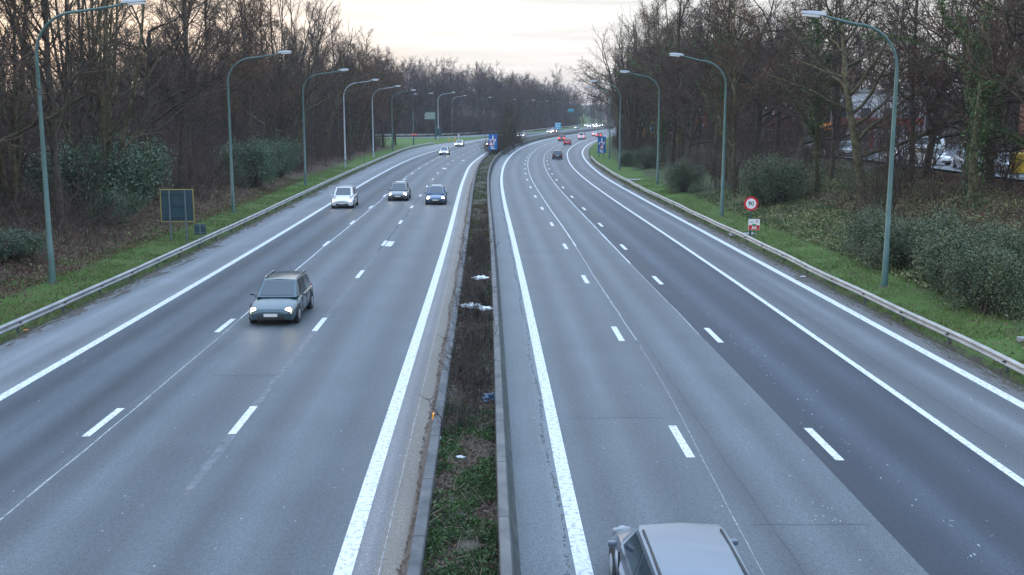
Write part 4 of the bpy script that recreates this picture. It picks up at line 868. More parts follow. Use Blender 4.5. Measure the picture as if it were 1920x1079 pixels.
def spec_tree(kind, H, rnd):
    up = lambda x=0, y=0: (x, y, 1)
    if kind == 'tall':       # forest grown, narrow, ascending limbs
        return [dict(stems=[((0, 0, -.4), up(rnd.gauss(0, .04), rnd.gauss(0, .04)), H * .95, H * .0115)], n=9, wig=.05, up=.03, end=.18),
                dict(k=24, t0=.22, ang=(30, 58), len=.30, tap=.55, rad=.42, rmin=.03, n=5, wig=.13, up=.07, end=.3),
                dict(k=7, t0=.2, ang=(25, 55), len=.50, tap=.4, rad=.5, rmin=.018, n=4, wig=.16, up=.05, end=.45),
                dict(k=7, t0=.15, ang=(25, 60), len=.52, tap=.4, rad=.55, rmin=.016, n=3, wig=.2, up=.04, end=.6),
                dict(k=5, t0=.1, ang=(25, 60), len=.6, tap=.3, rad=.6, rmin=.012, n=2, wig=.2, up=.03, end=.55)]
    if kind == 'spread':     # broad, forking low, arching limbs
        return [dict(stems=[((0, 0, -.4), up(rnd.gauss(0, .08), rnd.gauss(0, .08)), H * .62, H * .017)], n=6, wig=.10, up=.03, end=.35),
                dict(k=14, t0=.26, ang=(38, 76), len=.74, tap=.25, rad=.5, rmin=.05, n=8, wig=.24, up=.045, end=.22),
                dict(k=9, t0=.15, ang=(30, 68), len=.42, tap=.4, rad=.45, rmin=.022, n=5, wig=.24, up=.02, end=.4),
                dict(k=7, t0=.15, ang=(28, 62), len=.50, tap=.4, rad=.5, rmin=.017, n=3, wig=.2, up=.03, end=.55),
                dict(k=6, t0=.1, ang=(25, 60), len=.55, tap=.3, rad=.6, rmin=.012, n=2, wig=.22, up=.02, end=.5)]
    if kind == 'multi':      # several stems from one stool
        st_ = [((rnd.gauss(0, .25), rnd.gauss(0, .25), -.3), (rnd.gauss(0, .14), rnd.gauss(0, .14), 1), H * rnd.uniform(.75, 1), H * .0085) for _ in range(6)]
        return [dict(stems=st_, n=8, wig=.06, up=.03, end=.2),
                dict(k=11, t0=.2, ang=(22, 50), len=.28, tap=.5, rad=.42, rmin=.022, n=4, wig=.14, up=.08, end=.35),
                dict(k=6, t0=.15, ang=(25, 55), len=.5, tap=.4, rad=.5, rmin=.014, n=3, wig=.18, up=.05, end=.5),
                dict(k=6, t0=.1, ang=(25, 60), len=.55, tap=.3, rad=.6, rmin=.009, n=2, wig=.22, up=.03, end=.55)]
    if kind == 'young':      # thin saplings full of fine side shoots
        st_ = [((rnd.gauss(0, .5), rnd.gauss(0, .5), -.2), (rnd.gauss(0, .16), rnd.gauss(0, .16), 1), H * rnd.uniform(.6, 1), .045) for _ in range(7)]
        return [dict(stems=st_, n=6, wig=.09, up=.03, end=.25),
                dict(k=13, t0=.08, ang=(25, 60), len=.34, tap=.5, rad=.5, rmin=.014, n=3, wig=.18, up=.05, end=.45),
                dict(k=8, t0=.1, ang=(25, 60), len=.5, tap=.4, rad=.6, rmin=.009, n=2, wig=.22, up=.04, end=.55)]
TV = []
def make_variant(kind, H, seed, barkm='bark', twigm='twig', ivy=0, dead=0):
    rnd = random.Random(seed); rg = np.random.default_rng(seed); o = grow(rnd, spec_tree(kind, H, rnd)); nl = max(l for l in o if o[l]) + 1
    V, Q = tubes_to_mesh(merge_groups(o, [0]), 9); V1, Q1 = tubes_to_mesh(merge_groups(o, [1]), 6); lv, lq = join([(V, Q), (V1, Q1)])
    tm = np_mesh('trunk', lv, lq, smooth=True); tm.materials.append(M[barkm])
    V, Q = tubes_to_mesh(merge_groups(o, list(range(2, nl))), 3); cm = np_mesh('crown', V, Q, smooth=False); cm.materials.append(M[twigm])
    d = dict(kind=kind, H=H, trunk=tm, crown=cm, ivy=None, leaves=None)
    if ivy:
        C = []; 
        for n, lst in list(o[0].items()) + list(o[1].items()):
            for p, r in lst:
                p = np.array(p); r = np.array(r); sel = p[:, 2] < H * .72
                if sel.sum() < 2: continue
                m_ = int(ivy * 900 * r[0] / .2); t_ = rg.random(m_) ** 1.2 * (sel.sum() - 1); i = t_.astype(int); f = (t_ - i)[:, None]; q = p[i] * (1 - f) + p[np.minimum(i + 1, len(p) - 1)] * f
                q = q + rg.normal(size=q.shape) * (r[i][:, None] + .09); C.append(q)
        V, Q = leaf_quads(np.concatenate(C), .085, rg); im = np_mesh('ivy', V, Q); im.materials.append(M['ivy']); d['ivy'] = im
    if dead:
        pts = np.array([p[-1] for n, lst in o[nl - 1].items() for p, r in lst]); pts = pts[rg.random(len(pts)) < dead]; pts = np.repeat(pts, 3, 0) + rg.normal(0, .12, (len(pts) * 3, 3))
        V, Q = leaf_quads(pts, .06, rg); im = np_mesh('dry_leaves', V, Q); im.materials.append(M['deadleaf']); d['leaves'] = im
    TV.append(d); return d
T_ = dict(tall=[make_variant('tall', 21, 11), make_variant('tall', 23, 12, twigm='twig_red'), make_variant('tall', 19, 13, 'bark_moss', dead=.35)],
          spread=[make_variant('spread', 20, 21), make_variant('spread', 22, 22, 'bark_moss'), make_variant('spread', 18, 23, twigm='twig_red')],
          multi=[make_variant('multi', 20, 31, 'bark_moss'), make_variant('multi', 22, 32)],
          ivy=[make_variant('spread', 19, 41, 'bark_moss', ivy=1.3), make_variant('tall', 20, 42, 'bark_moss', ivy=.8)],
          young=[make_variant('young', 8, 51, twigm='twig_red'), make_variant('young', 7, 52)],
          dry=[make_variant('tall', 20, 61, dead=.9), make_variant('spread', 18, 62, dead=.8)])
FIRST = {}
def plant(d, x, y, s, rz, label, group=None, z=None, name='bare_tree', cat='tree', sx=1.0):
    if z is None: z = tz(x, y)
    e = empty(name, (x, y, z), rz); e.scale = (s * sx, s * sx, s); tag(e, label, cat, group)
    if 'tilt' in d: pass
    if id(d) in FIRST:
        for q in FIRST[id(d)]: copy_tree(q, e)
    else:
        L_ = [link('trunk', d['trunk'], None, e), link('crown', d['crown'], None, e)]
        if d['ivy']: L_.append(link('ivy', d['ivy'], None, e))
        if d['leaves']: L_.append(link('dry_leaves', d['leaves'], None, e))
        FIRST[id(d)] = L_
    return e
rt = random.Random(99); placed = []
def free(x, y, dmin):
    for a, b in placed:
        if (a - x) ** 2 + (b - y) ** 2 < dmin * dmin: return False
    placed.append((x, y)); return True
# trees that stand out, right-hand bank
KEY = [('spread', 1, 24.0, 72.5, .95, 'mossy bare tree with pale flecked trunk, just left of the nearest right-hand street lamp'),
       ('ivy', 0, 26.9, 61.5, .95, 'tree thickly clad in green ivy in front of the parked silver cars'),
       ('tall', 1, 24.95, 51.3, .9, 'brown-barked tree cut by the right edge of the picture'),
       ('spread', 2, 28.2, 66.5, .9, 'bare tree with a twisted trunk just left of the ivy-clad tree'),
       ('young', 0, 25.0, 69.0, 1.1, 'thin leaning saplings behind the nearest right-hand street lamp'),
       ('ivy', 1, 23.4, 81.5, .95, 'ivy-stemmed tree on the right bank behind the big bush near the 90 sign'),
       ('spread', 0, 32.0, 71.5, .9, 'bare tree between the two silver parked cars'), ('tall', 0, 34.0, 66.5, .9, 'dark trunk just right of the yellow bin'),
       ('tall', 2, 19.5, 94, .95, 'mossy thin-trunked tree above the pale round shrub'), ('ivy', 1, 20.8, 104, 1.0, 'ivy-stemmed tree farther along the right bank beyond the second street lamp'),
       ('multi', 0, -27.6, 72, 1.05, 'many-stemmed tall tree behind the big sign on the left bank'), ('tall', 1, -28.2, 90, 1.05, 'tall bare tree just behind the second left-hand street lamp'),
       ('spread', 1, -30.5, 58, 1.0, 'mossy broad tree on the left bank just right of the nearest teal lamp'), ('spread', 0, -27.5, 44, 1.0, 'bare tree with arching limbs at the left edge of the picture')]
for k, i, x, y, s, lab in KEY: placed.append((x, y)); plant(T_[k][i], x, y, s, rt.uniform(0, 6.28), lab)
def wood(n, xf, y0, y1, dmin, kinds, smin, smax, label, group, hfun=None, tries=6000, ypow=1.0):
    c = 0
    for _ in range(tries):
        if c >= n: break
        y = y0 + (y1 - y0) * rt.random() ** ypow; a, b = xf(y); x = a + (b - a) * rt.random() ** 1.25
        if not free(x, y, dmin): continue
        k = rt.choice(kinds); d = rt.choice(T_[k]); s = rt.uniform(smin, smax) * (hfun(x, y) if hfun else 1)
        plant(d, x, y, s, rt.uniform(0, 6.28), label, group); c += 1
    return c
Lfront = lambda y: (float(W(y)) - 25.2, float(W(y)) - 31); Lback = lambda y: (float(W(y)) - 31, float(W(y)) - 62)
Rfront = lambda y: (float(X('R6', y)) + 6.5, float(X('R6', y)) + 13); Rback = lambda y: (float(X('R6', y)) + 13, float(X('R6', y)) + (19 if y < 165 else 42))
n1 = wood(38, Lfront, 36, 246, 4.2, ['tall', 'multi', 'tall', 'dry', 'spread'], .9, 1.1, 'one of the bare trees in the front row of the left-hand wood', 'bare trees in the front of the left-hand wood')
n2 = wood(48, Lback, 40, 262, 5.0, ['tall', 'multi', 'dry', 'tall'], .95, 1.15, 'one of the bare trees deep in the left-hand wood', 'bare trees deep in the left-hand wood', hfun=lambda x, y: .38 + .0024 * y)
n3 = wood(10, Lfront, 36, 208, 3.0, ['young'], .8, 1.1, 'one of the thin young saplings under the left-hand wood', 'saplings of the left-hand wood')
n4 = wood(38, Rfront, 84, 330, 4.2, ['spread', 'spread', 'spread', 'tall', 'multi', 'ivy'], .92, 1.12, 'one of the bare trees in the front of the right-hand wood', 'bare trees in the front of the right-hand wood', hfun=lambda x, y: 1.1 if y < 230 else .92)
n5 = wood(34, Rback, 60, 340, 5.0, ['spread', 'tall', 'spread'], .95, 1.15, 'one of the bare trees deep in the right-hand wood', 'bare trees deep in the right-hand wood', hfun=lambda x, y: min(1.05, .6 + .0026 * y) if y < 240 else .95)
n6 = wood(12, lambda y: (float(X('R6', y)) + 5.6, float(X('R6', y)) + 10), 84, 240, 3, ['young'], .7, 1.0, 'one of the thin young saplings along the right-hand wood', 'saplings of the right-hand wood')
for i in range(12):
    yq = rt.uniform(60, 86) if i < 8 else rt.uniform(104, 125); xq = rt.uniform(29, 33.2)
    plant(T_['young'][i % 2], xq, yq, rt.uniform(.75, 1.05), rt.uniform(0, 6), 'one of the twiggy saplings along the edge of the car park', 'saplings along the car park')
n7 = wood(12, lambda y: (float(X('R6', y)) + 3.5, float(X('R6', y)) + 8), 300, 420, 4, ['spread', 'tall'], .75, .95, 'one of the bare trees overhanging the far bend on the right', 'bare trees overhanging the far bend')
# wood behind the first trees, too dense to count : one mass each side
def light_tree(seed, H, th=1.0, kk=6):
    rnd = random.Random(seed)
    sp_ = [dict(stems=[((0, 0, -.5), (rnd.gauss(0, .05), rnd.gauss(0, .05), 1), H, .2)], n=5, wig=.07, up=.03, end=.2),
           dict(k=20, t0=.12, ang=(30, 65), len=.30, tap=.45, rad=.4, rmin=.05, n=3, wig=.16, up=.06, end=.4),
           dict(k=8, t0=.1, ang=(25, 60), len=.52, tap=.4, rad=.5, rmin=.028 * th, n=2, wig=.2, up=.04, end=.5),
           dict(k=kk, t0=.05, ang=(25, 65), len=.55, tap=.3, rad=.6, rmin=.020 * th, n=1, wig=.2, up=.03, end=.5)]
    o = grow(rnd, sp_); a = tubes_to_mesh(merge_groups(o, [0]), 5); b_ = tubes_to_mesh(merge_groups(o, [1, 2, 3]), 3); return join([a, b_])
LT = [light_tree(70 + i, 19) for i in range(4)]; FT = [light_tree(80 + i, 20, 1.9, 7) for i in range(4)]
def scat(name, base, pos, scl, m, label, cat, lo=.8, hi=1.2):
    VV, QQ, o = [], [], 0; rg = np.random.default_rng(5)
    for i, (x, y, z) in enumerate(pos):
        V, Q = base[i % len(base)]; a = rg.uniform(0, 6.28); q = (scl[i] if hasattr(scl, '__len__') else scl) * rg.uniform(lo, hi); c_, s_ = math.cos(a), math.sin(a)
        VV.append(np.stack([(V[:, 0] * c_ - V[:, 1] * s_) * q + x, (V[:, 0] * s_ + V[:, 1] * c_) * q + y, V[:, 2] * q + z], 1)); QQ.append(Q + o); o += len(V)
    return tag(link(name, np_mesh(name, np.concatenate(VV), np.concatenate(QQ)), m), label, cat, kind='stuff')
M['far_twig'] = island_mat('woodland_twigs', [(.020, .016, .014), (.056, .042, .036), (.14, .108, .088)], .9, .15, .3)
q = rng.random((150, 2)); yy = 45 + 190 * q[:, 0]; xx = W(yy) - 36 - 40 * q[:, 1]
scat('deep_wood', LT, zip(xx, yy, terr(xx, yy)), (.22 + .0021 * yy), M['far_twig'], 'dense bare wood behind the front trees on the left', 'wood')
q = rng.random((120, 2)); yy = 120 + 290 * q[:, 0]; xx = W(yy) + 15 + np.where(yy < 180, 34, 16) + 36 * q[:, 1]
scat('deep_wood', LT, zip(xx, yy, terr(xx, yy)), 1.05, M['far_twig'], 'dense bare wood behind the front trees on the right', 'wood')
q = rng.random((110, 2)); yy = 50 + 150 * q[:, 0]; xx = 63 + 40 * q[:, 1]
scat('deep_wood', LT, zip(xx, yy, terr(xx, yy)), 1.0, M['far_twig'], 'dense bare trees beyond the car park', 'wood')
q = rng.random((260, 2)); yy = 365 + 420 * q[:, 0] ** 1.3; xb = np.where(yy > 400, X('L1', yy) - 10, -18 - (400 - yy) * .62); xx = xb - 75 * q[:, 1] ** 1.2
scat('deep_wood', FT, zip(xx, yy, terr(xx, yy)), .98, M['far_twig'], 'hazy dense wood beyond the far bend', 'wood')
q = rng.random((80, 2)); yy = 235 + 150 * q[:, 0]; xx = -52 - 50 * q[:, 1]
scat('deep_wood', FT, zip(xx, yy, terr(xx, yy)), .95, M['far_twig'], 'dense wood left of the grass triangle', 'wood')
q = rng.random((70, 2)); yy = 330 + 420 * q[:, 0]; xx = W(yy) + 26 + 30 * q[:, 1]
scat('deep_wood', FT, zip(xx, yy, terr(xx, yy)), .9, M['far_twig'], 'dense wood inside the far bend on the right', 'wood')
q = rng.random((60, 2)); t = 5.6 * q[:, 0]; P_ = np.array(SLIP, float); xx = Crv(np.stack([np.arange(8), P_[:, 0]], 1))(t) - .45 * (13 + 30 * q[:, 1]); yy = Crv(np.stack([np.arange(8), P_[:, 1]], 1))(t) + .9 * (13 + 30 * q[:, 1])
scat('deep_wood', FT, zip(xx, yy, terr(xx, yy)), .85, M['far_twig'], 'dense wood behind the joining sliproad', 'wood')
q = rng.random((120, 2)); yy = 690 + 100 * q[:, 0]; xx = 20 + 130 * q[:, 1]
scat('deep_wood', FT, zip(xx, yy, terr(xx, yy)), 1.0, M['far_twig'], 'faint far wood closing the view at the end of the road', 'wood')
for i in range(9):
    yq = 199 + i * 7.5; plant(T_['young'][i % 2], float(W(yq)) - 1.6 + rt.uniform(-.5, .6), yq, rt.uniform(.65, .9), rt.uniform(0, 6), 'one of the dark twiggy saplings packed between the two carriageways', 'saplings in the central reservation', z=.1)
for x, y, s, k, i, lab in ((29.5, 57, .95, 'spread', 0, 'bare spreading tree at the far right above the hedge'), (31.5, 62, .9, 'spread', 1, 'mossy bare tree just right of the ivy-clad tree'), (22.5, 64.5, .8, 'young', 1, 'thin bush of bare stems behind the tall hedge shrub'), (30.2, 78, 1.0, 'spread', 2, 'bare tree with reddish twigs before the parked cars, left of the street lamp')):
    placed.append((x, y)); plant(T_[k][i], x, y, s, rt.uniform(0, 6), lab)
# beyond the sliproad and the far bend
def farband(y):
    xb = float(X('L1', y)) - 5 if y > 400 else -12 - (400 - y) * .62
    return (xb, xb - 55)
n8 = wood(50, farband, 352, 690, 6.5, ['tall', 'multi', 'spread', 'tall'], .92, 1.12, 'one of the hazy bare trees beyond the far bend', 'bare trees beyond the far bend', ypow=1.4)
n9 = wood(12, lambda y: (-44, -80), 225, 350, 6, ['tall', 'dry'], .75, .95, 'one of the bare trees left of the grass triangle', 'bare trees left of the grass triangle')
for x, y, s, k, i, lab in ((-6, 420, 1.22, 'tall', 0, 'tallest far tree with a bare stem standing clear of the skyline'), (-13, 415, 1.15, 'tall', 1, 'tall far tree with open crown, left of the tallest one'), (0, 430, 1.18, 'tall', 2, 'tall far tree with open crown, right of the tallest one'),
                        (19, 470, 1.3, 'tall', 0, 'slender pointed far tree rising alone above the skyline')): plant(T_[k][i], x, y, s, rt.uniform(0, 6), lab, sx=.8 if x > 10 else 1)
# dark trees growing in the central reservation
for x, y, s, k, i, lab in ((-2.0, 203, .42, 'multi', 0, 'nearest dark bushy tree in the central reservation behind the blue sign'), (-1.2, 215, .46, 'ivy', 1, 'second dark tree in the central reservation'), (.2, 232, .5, 'multi', 1, 'third dark tree in the central reservation'),
                        (.6, 246, .46, 'ivy', 0, 'fourth dark tree in the central reservation'), (1.6, 258, .44, 'multi', 0, 'last dark tree of the central reservation before the grass'), (-.6, 224, .5, 'tall', 0, 'slim bare tree among the dark ones in the central reservation')):
    plant(T_[k][i], x, y, s, rt.uniform(0, 6), lab, z=.1, sx=1.1 if k != 'tall' else .9)
print('trees', n1, n2, n3, n4, n5, n6, n7, n8, n9)

# ------------------------------------------------------------------ evergreen shrubs
M['leaf_a'] = island_mat('laurel_leaves', [(.014, .028, .012), (.045, .072, .028), (.10, .125, .058), (.24, .26, .15)], .36, .5, .7)  # palest ramp tone paints glossy highlights onto some leaves
M['leaf_b'] = island_mat('rhododendron_leaves', [(.018, .042, .022), (.055, .105, .052), (.15, .22, .115)], .38, .5, .7)
def shrub_mesh(seed, rx, ry, rz_, n, size, lm):
    rg = np.random.default_rng(seed); blobs = [(rg.uniform(-.6, .6), rg.uniform(-.6, .6), rg.uniform(.12, .78), rg.uniform(.16, .44)) for _ in range(19)]; C = []
    for (a, b, c, r) in blobs:
        m_ = int(n / 19 * (r / .3) ** 2); d = rg.normal(size=(m_, 3)); d /= np.linalg.norm(d, axis=1, keepdims=True); rad = r * (1 - .6 * rg.random((m_, 1)) ** 1.6) * (1 + .22 * rg.normal(size=(m_, 1)))
        q = np.array([a, b, c]) + d * rad; C.append(q[q[:, 2] > 0.0])
    C = np.concatenate(C) * np.array([rx, ry, rz_]); V, Q = leaf_quads(C, size, rg, up=.6, aspect=.42)
    f = np_mesh('foliage', V, Q); f.materials.append(M[lm]); rnd = random.Random(seed); g_ = {4: []}
    for _ in range(70):
        a, b, c, r = blobs[rnd.randrange(19)]; e_ = Vector(((a + rnd.gauss(0, r * .6)) * rx, (b + rnd.gauss(0, r * .6)) * ry, (c + rnd.uniform(-.1, r)) * rz_)); s_ = Vector((rnd.gauss(0, .2), rnd.gauss(0, .2), -.1))
        g_[4].append(([tuple(s_.lerp(e_, t) + Vector((0, 0, .25 * math.sin(t * 3.1)))) for t in (0, .33, .66, 1)], [.035, .028, .018, .01]))
    V, Q = tubes_to_mesh(g_, 4); s_ = np_mesh('stems', V, Q); s_.materials.append(M['bark']); return f, s_
SV = {}
def shrub(key, x, y, s, rz, label, group=None, z=None, sz=1):
    if z is None: z = tz(x, y)
    e = empty('evergreen_shrub', (x, y, z - .05), rz); e.scale = (s, s, s * sz); tag(e, label, 'shrub', group)
    f, st_ = SV[key]; link('foliage', f, None, e); link('stems', st_, None, e)
SV['la'] = shrub_mesh(1, 2.0, 2.0, 2.7, 26000, .046, 'leaf_a'); SV['lb'] = shrub_mesh(2, 2.0, 2.0, 2.7, 26000, .046, 'leaf_a'); SV['rh'] = shrub_mesh(3, 2.6, 2.4, 3.0, 20000, .068, 'leaf_b'); SV['far'] = shrub_mesh(4, 1.5, 1.5, 2.8, 5000, .10, 'leaf_a')
for x, y, s, k, lab in ((18.6, 43.0, 1.12, 'la', 'glossy evergreen shrub in the right-hand hedge, nearest the camera'), (17.9, 39.2, .95, 'lb', 'glossy evergreen shrub cut by the right edge of the picture'), (19.2, 47.2, 1.1, 'lb', 'glossy evergreen shrub in the middle of the right-hand hedge'),
                        (18.7, 50.6, 1.0, 'la', 'dark evergreen shrub just right of the nearest right-hand street lamp'), (18.3, 54.2, 1.0, 'lb', 'tall evergreen shrub directly behind the nearest right-hand street lamp'), (21.2, 46.0, .8, 'la', 'smaller evergreen shrub behind the middle of the right-hand hedge'),
                        (20.0, 80.5, 1.45, 'la', 'large bushy evergreen behind the 90 sign'), (16.3, 101, 1.15, 'lb', 'pale round shrub on the grass between the second and third street lamps on the right'), (17.6, 139, 1.1, 'lb', 'dark evergreen shrub beside the fourth right-hand street lamp'),
                        (16.2, 149, .9, 'la', 'smaller dark evergreen shrub next to the wood edge, left of the fourth lamp')): shrub(k, x, y, s, rt.uniform(0, 6), lab)
for x, y, s, k, lab, sz in ((-26.9, 73.5, 1.6, 'rh', 'large dark green rhododendron mass on the left bank behind the big sign', 1), (-28.6, 69.5, 1.5, 'rh', 'rhododendron between the nearest teal lamp and the large dark one', 1.0), (-28.8, 79, 1.5, 'rh', 'rhododendron at the back of the group behind the big sign', 1.1), (-25.4, 67.5, .9, 'rh', 'small loose evergreen at the foot of the rhododendrons behind the big sign', .8), (-24.6, 51.5, 1.05, 'rh', 'low bluish green shrub at the left edge of the picture', .5),
                        (-25.3, 104, 1.4, 'rh', 'rounded rhododendron right of the second left-hand street lamp', 1.1), (-26.2, 119, 1.25, 'rh', 'dark rhododendron between the second and third left-hand street lamps', 1.2), (-27.5, 132, .8, 'rh', 'small dark shrub under the left wood beyond the third street lamp', 1.1)): shrub(k, x, y, s, rt.uniform(0, 6), lab, sz=sz)

# ------------------------------------------------------------------ undergrowth, grass, ivy, litter (nobody could count these)
def clump(seed, n, h, spread, side=3, th=1.0, lean=.35):
    rnd = random.Random(seed); g_ = {4: [], 3: []}
    for _ in range(n):
        x, y = rnd.gauss(0, spread), rnd.gauss(0, spread); d = Vector((rnd.gauss(0, lean), rnd.gauss(0, lean), 1)).normalized(); L_ = h * rnd.uniform(.45, 1.1); p = Vector((x, y, -.1)); pts = [tuple(p)]
        for k in range(3): d = (d + Vector((rnd.gauss(0, .57 * lean), rnd.gauss(0, .57 * lean), -.12 * k))).normalized(); p = p + d * L_ / 3; pts.append(tuple(p))
        g_[4].append((pts, [.013 * th, .010 * th, .008 * th, .005 * th]))
        for _k in range(side):
            t = rnd.uniform(.9, 2.9); i = int(t); q = Vector(pts[i]).lerp(Vector(pts[i + 1]) if i < 3 else Vector(pts[3]), t - i); dd = Vector((rnd.gauss(0, 1), rnd.gauss(0, 1), rnd.uniform(0, 1))).normalized() * L_ * .28
            g_[3].append(([tuple(q), tuple(q + dd * .5), tuple(q + dd + Vector((0, 0, .05)))], [.008 * th, .006 * th, .004 * th]))
    return tubes_to_mesh(g_, 3)
def scatter_mesh(name, base, pos, scl, m, rng_, zs=1.0):
    VV, QQ, o = [], [], 0
    for i, (x, y, z) in enumerate(pos):
        V, Q = base[i % len(base)]; a = rng_.uniform(0, 6.28); s = scl * rng_.uniform(.75, 1.25); c_, s_ = math.cos(a), math.sin(a)
        v = np.empty_like(V); v[:, 0] = (V[:, 0] * c_ - V[:, 1] * s_) * s + x; v[:, 1] = (V[:, 0] * s_ + V[:, 1] * c_) * s + y; v[:, 2] = V[:, 2] * s * zs + z
        VV.append(v); QQ.append(Q + o); o += len(V)
    o_ = link(name, np_mesh(name, np.concatenate(VV), np.concatenate(QQ)), m); return tag(o_, kind='stuff')
CL = [clump(i, 42, 2.6, .8) for i in range(4)]; P_ = np.array(SLIP, float)
def band(n, u0, u1, y0, y1, ypow=1.0, side=1, rng_=rng):
    y = y0 + (y1 - y0) * rng_.random(n) ** ypow; u = u0 + (u1 - u0) * rng_.random(n); x = np.where(side > 0, X('R6', y) + u, X('L0', y) - u); return x, y
M['brush'] = island_mat('brush_twigs', [(.022, .016, .014), (.072, .049, .040), (.18, .125, .10)], .9, .15, .4)
x, y = band(200, 18, 50, 40, 225, 1.0, -1); tag(scatter_mesh('undergrowth', CL, zip(x, y, terr(x, y)), 2.4, M['brush'], rng), 'tall bare scrub deep in the left-hand wood', 'undergrowth')
x, y = band(200, 20, 45, 120, 400, 1.0, 1); tag(scatter_mesh('undergrowth', CL, zip(x, y, terr(x, y)), 2.4, M['brush'], rng), 'tall bare scrub deep in the right-hand wood', 'undergrowth')
x, y = band(400, 5.6, 26, 34, 232, 1.0, -1); k_ = ~((y > 64) & (y < 84) & (X('L0', y) - x < 9.5)) & ~((y > 97) & (y < 124) & (X('L0', y) - x < 8)); x, y = x[k_], y[k_]; tag(scatter_mesh('undergrowth', CL, zip(x, y, terr(x, y)), 1.25, M['brush'], rng), 'tangled bare brown undergrowth beneath the left-hand wood', 'undergrowth')
x, y = band(230, 6.2, 22, 86, 330, 1.0, 1); tag(scatter_mesh('undergrowth', CL, zip(x, y, terr(x, y)), 1.1, M['brush'], rng), 'tangled bare brown undergrowth beneath the right-hand wood', 'undergrowth')
x, y = band(26, 7.5, 17, 50, 84, 1.0, 1); tag(scatter_mesh('undergrowth', CL, zip(x, y, terr(x, y)), .5, M['brush'], rng), 'sparse low brambles on the right bank below the parked cars', 'undergrowth')
yy = 352 + 330 * rng.random(240) ** 1.3; bx_ = np.where(yy > 400, X('L1', yy) - 4, -12 - (400 - yy) * .62); xx = bx_ - rng.random(240) * 22
tag(scatter_mesh('undergrowth', CL, zip(xx, yy, terr(xx, yy)), 2.0, M['brush'], rng), 'hazy brown scrub beneath the trees beyond the far bend', 'undergrowth')
# median shrubs : dark brambles
yy = np.concatenate([rng.uniform(27.5, 60, 90), rng.uniform(24, 28, 6), rng.uniform(60, 72, 6)]); xl_ = X('L5', yy) + .62; xr_ = W(yy) - .68; xx = xl_ + (xr_ - xl_) * rng.random(len(yy))
MC = [clump(20 + i, 11, 1.0, .17, 4, .95, .16) for i in range(5)]
M['bramble'] = island_mat('dark_bramble', [(.018, .016, .016), (.045, .037, .034), (.13, .10, .09)], .9, .2, 1.0)
tag(scatter_mesh('brambles', MC, zip(xx, yy, np.full(len(yy), .1)), 1.0, M['bramble'], rng), 'dark leafless brambles in the planted strip between the walls', 'brambles')

def patchy(x, y, f, thr):
    v = np.zeros_like(x); rg = np.random.default_rng(3)
    for k in range(14): a = rg.uniform(0, 6.28); fr = rg.uniform(1.5, 8) * f / 1.5; v += np.sin(x * math.cos(a) * fr + y * math.sin(a) * fr + rg.uniform(0, 6)) / 3.2
    return v + rg.normal(0, .35, len(x)) > thr
def blades(name, x, y, z, h, w, m, label, lean=.35):
    n = len(x); a = rng.uniform(0, 6.28, n); hh = h * rng.uniform(.5, 1.3, n); b0 = np.stack([x - np.cos(a) * w, y - np.sin(a) * w, z - .02], 1); b1 = np.stack([x + np.cos(a) * w, y + np.sin(a) * w, z - .02], 1)
    t = np.stack([x + rng.normal(0, lean, n) * hh, y + rng.normal(0, lean, n) * hh, z + hh], 1); V = np.stack([b0, b1, t], 1).reshape(-1, 3); q = np.arange(n * 3).reshape(-1, 3)
    return tag(link(name, np_mesh(name, V, tris=q), m), label, 'grass', kind='stuff')
M['grass'] = island_mat('grass_blades', [(.035, .06, .014), (.085, .145, .035), (.15, .20, .06), (.24, .20, .10)], .7, .2, .8)
x, y = band(60000, .12, 3.9, 24, 125, 1.7, 1); keep = rng.random(len(x)) < 1.15 - .2 * (x - X('R6', y)) ; x, y = x[keep], y[keep]; keep = patchy(x, y, .7, -.45); x, y = x[keep], y[keep]; blades('grass', x, y, terr(x, y), .13, .014, M['grass'], 'short green grass on the right verge')
x, y = band(60000, .12, 4.6, 32, 150, 1.7, -1); keep = patchy(x, y, .7, -.5); x, y = x[keep], y[keep]; blades('grass', x, y, terr(x, y), .13, .014, M['grass'], 'short green grass on the left verge')
def leaves(name, x, y, z, size, m, label, cat, lift=.05, kind='stuff'):
    C = np.stack([x, y, z + rng.random(len(x)) * lift], 1); V, Q = leaf_quads(C, size, rng, up=.5, aspect=.6); V[:, 2] = np.maximum(V[:, 2], np.repeat(z, 4) + .005)
    return tag(link(name, np_mesh(name, V, Q), m), label, cat, kind=kind)
M['groundivy'] = island_mat('ground_ivy', [(.018, .035, .012), (.06, .095, .030), (.17, .19, .07), (.32, .27, .14)], .6, .35, .45)
M['litter'] = island_mat('fallen_leaves', [(.035, .020, .016), (.10, .055, .038), (.17, .11, .08), (.28, .22, .18)], .8, .2, .8)
x, y = band(60000, 3.4, 16, 38, 96, 1.2, 1); leaves('ground_ivy', x, y, terr(x, y), .075, M['groundivy'], 'green and yellowish ivy covering the right bank', 'ground cover', .22)
x, y = band(16000, 8.5, 19, 52, 80, 1.0, 1); leaves('fallen_leaves', x, y, terr(x, y) + .12, .07, M['litter'], 'thick brown leaf litter on the slope below the parked cars', 'leaf litter', .1)
x, y = band(26000, 5, 20, 40, 90, 1.2, 1); leaves('fallen_leaves', x, y, terr(x, y), .06, M['litter'], 'brown fallen leaves on the right bank', 'leaf litter', .1)
x, y = band(60000, 3.4, 14, 34, 120, 1.4, -1); leaves('fallen_leaves', x, y, terr(x, y), .06, M['litter'], 'brown fallen leaves under the left-hand wood', 'leaf litter', .1)
x, y = band(5000, .2, 5, 26, 90, 1.4, 1); leaves('fallen_leaves', x, y, terr(x, y) + .05, .045, M['litter'], 'brown leaves lying in the grass of the right verge', 'leaf litter', .06)
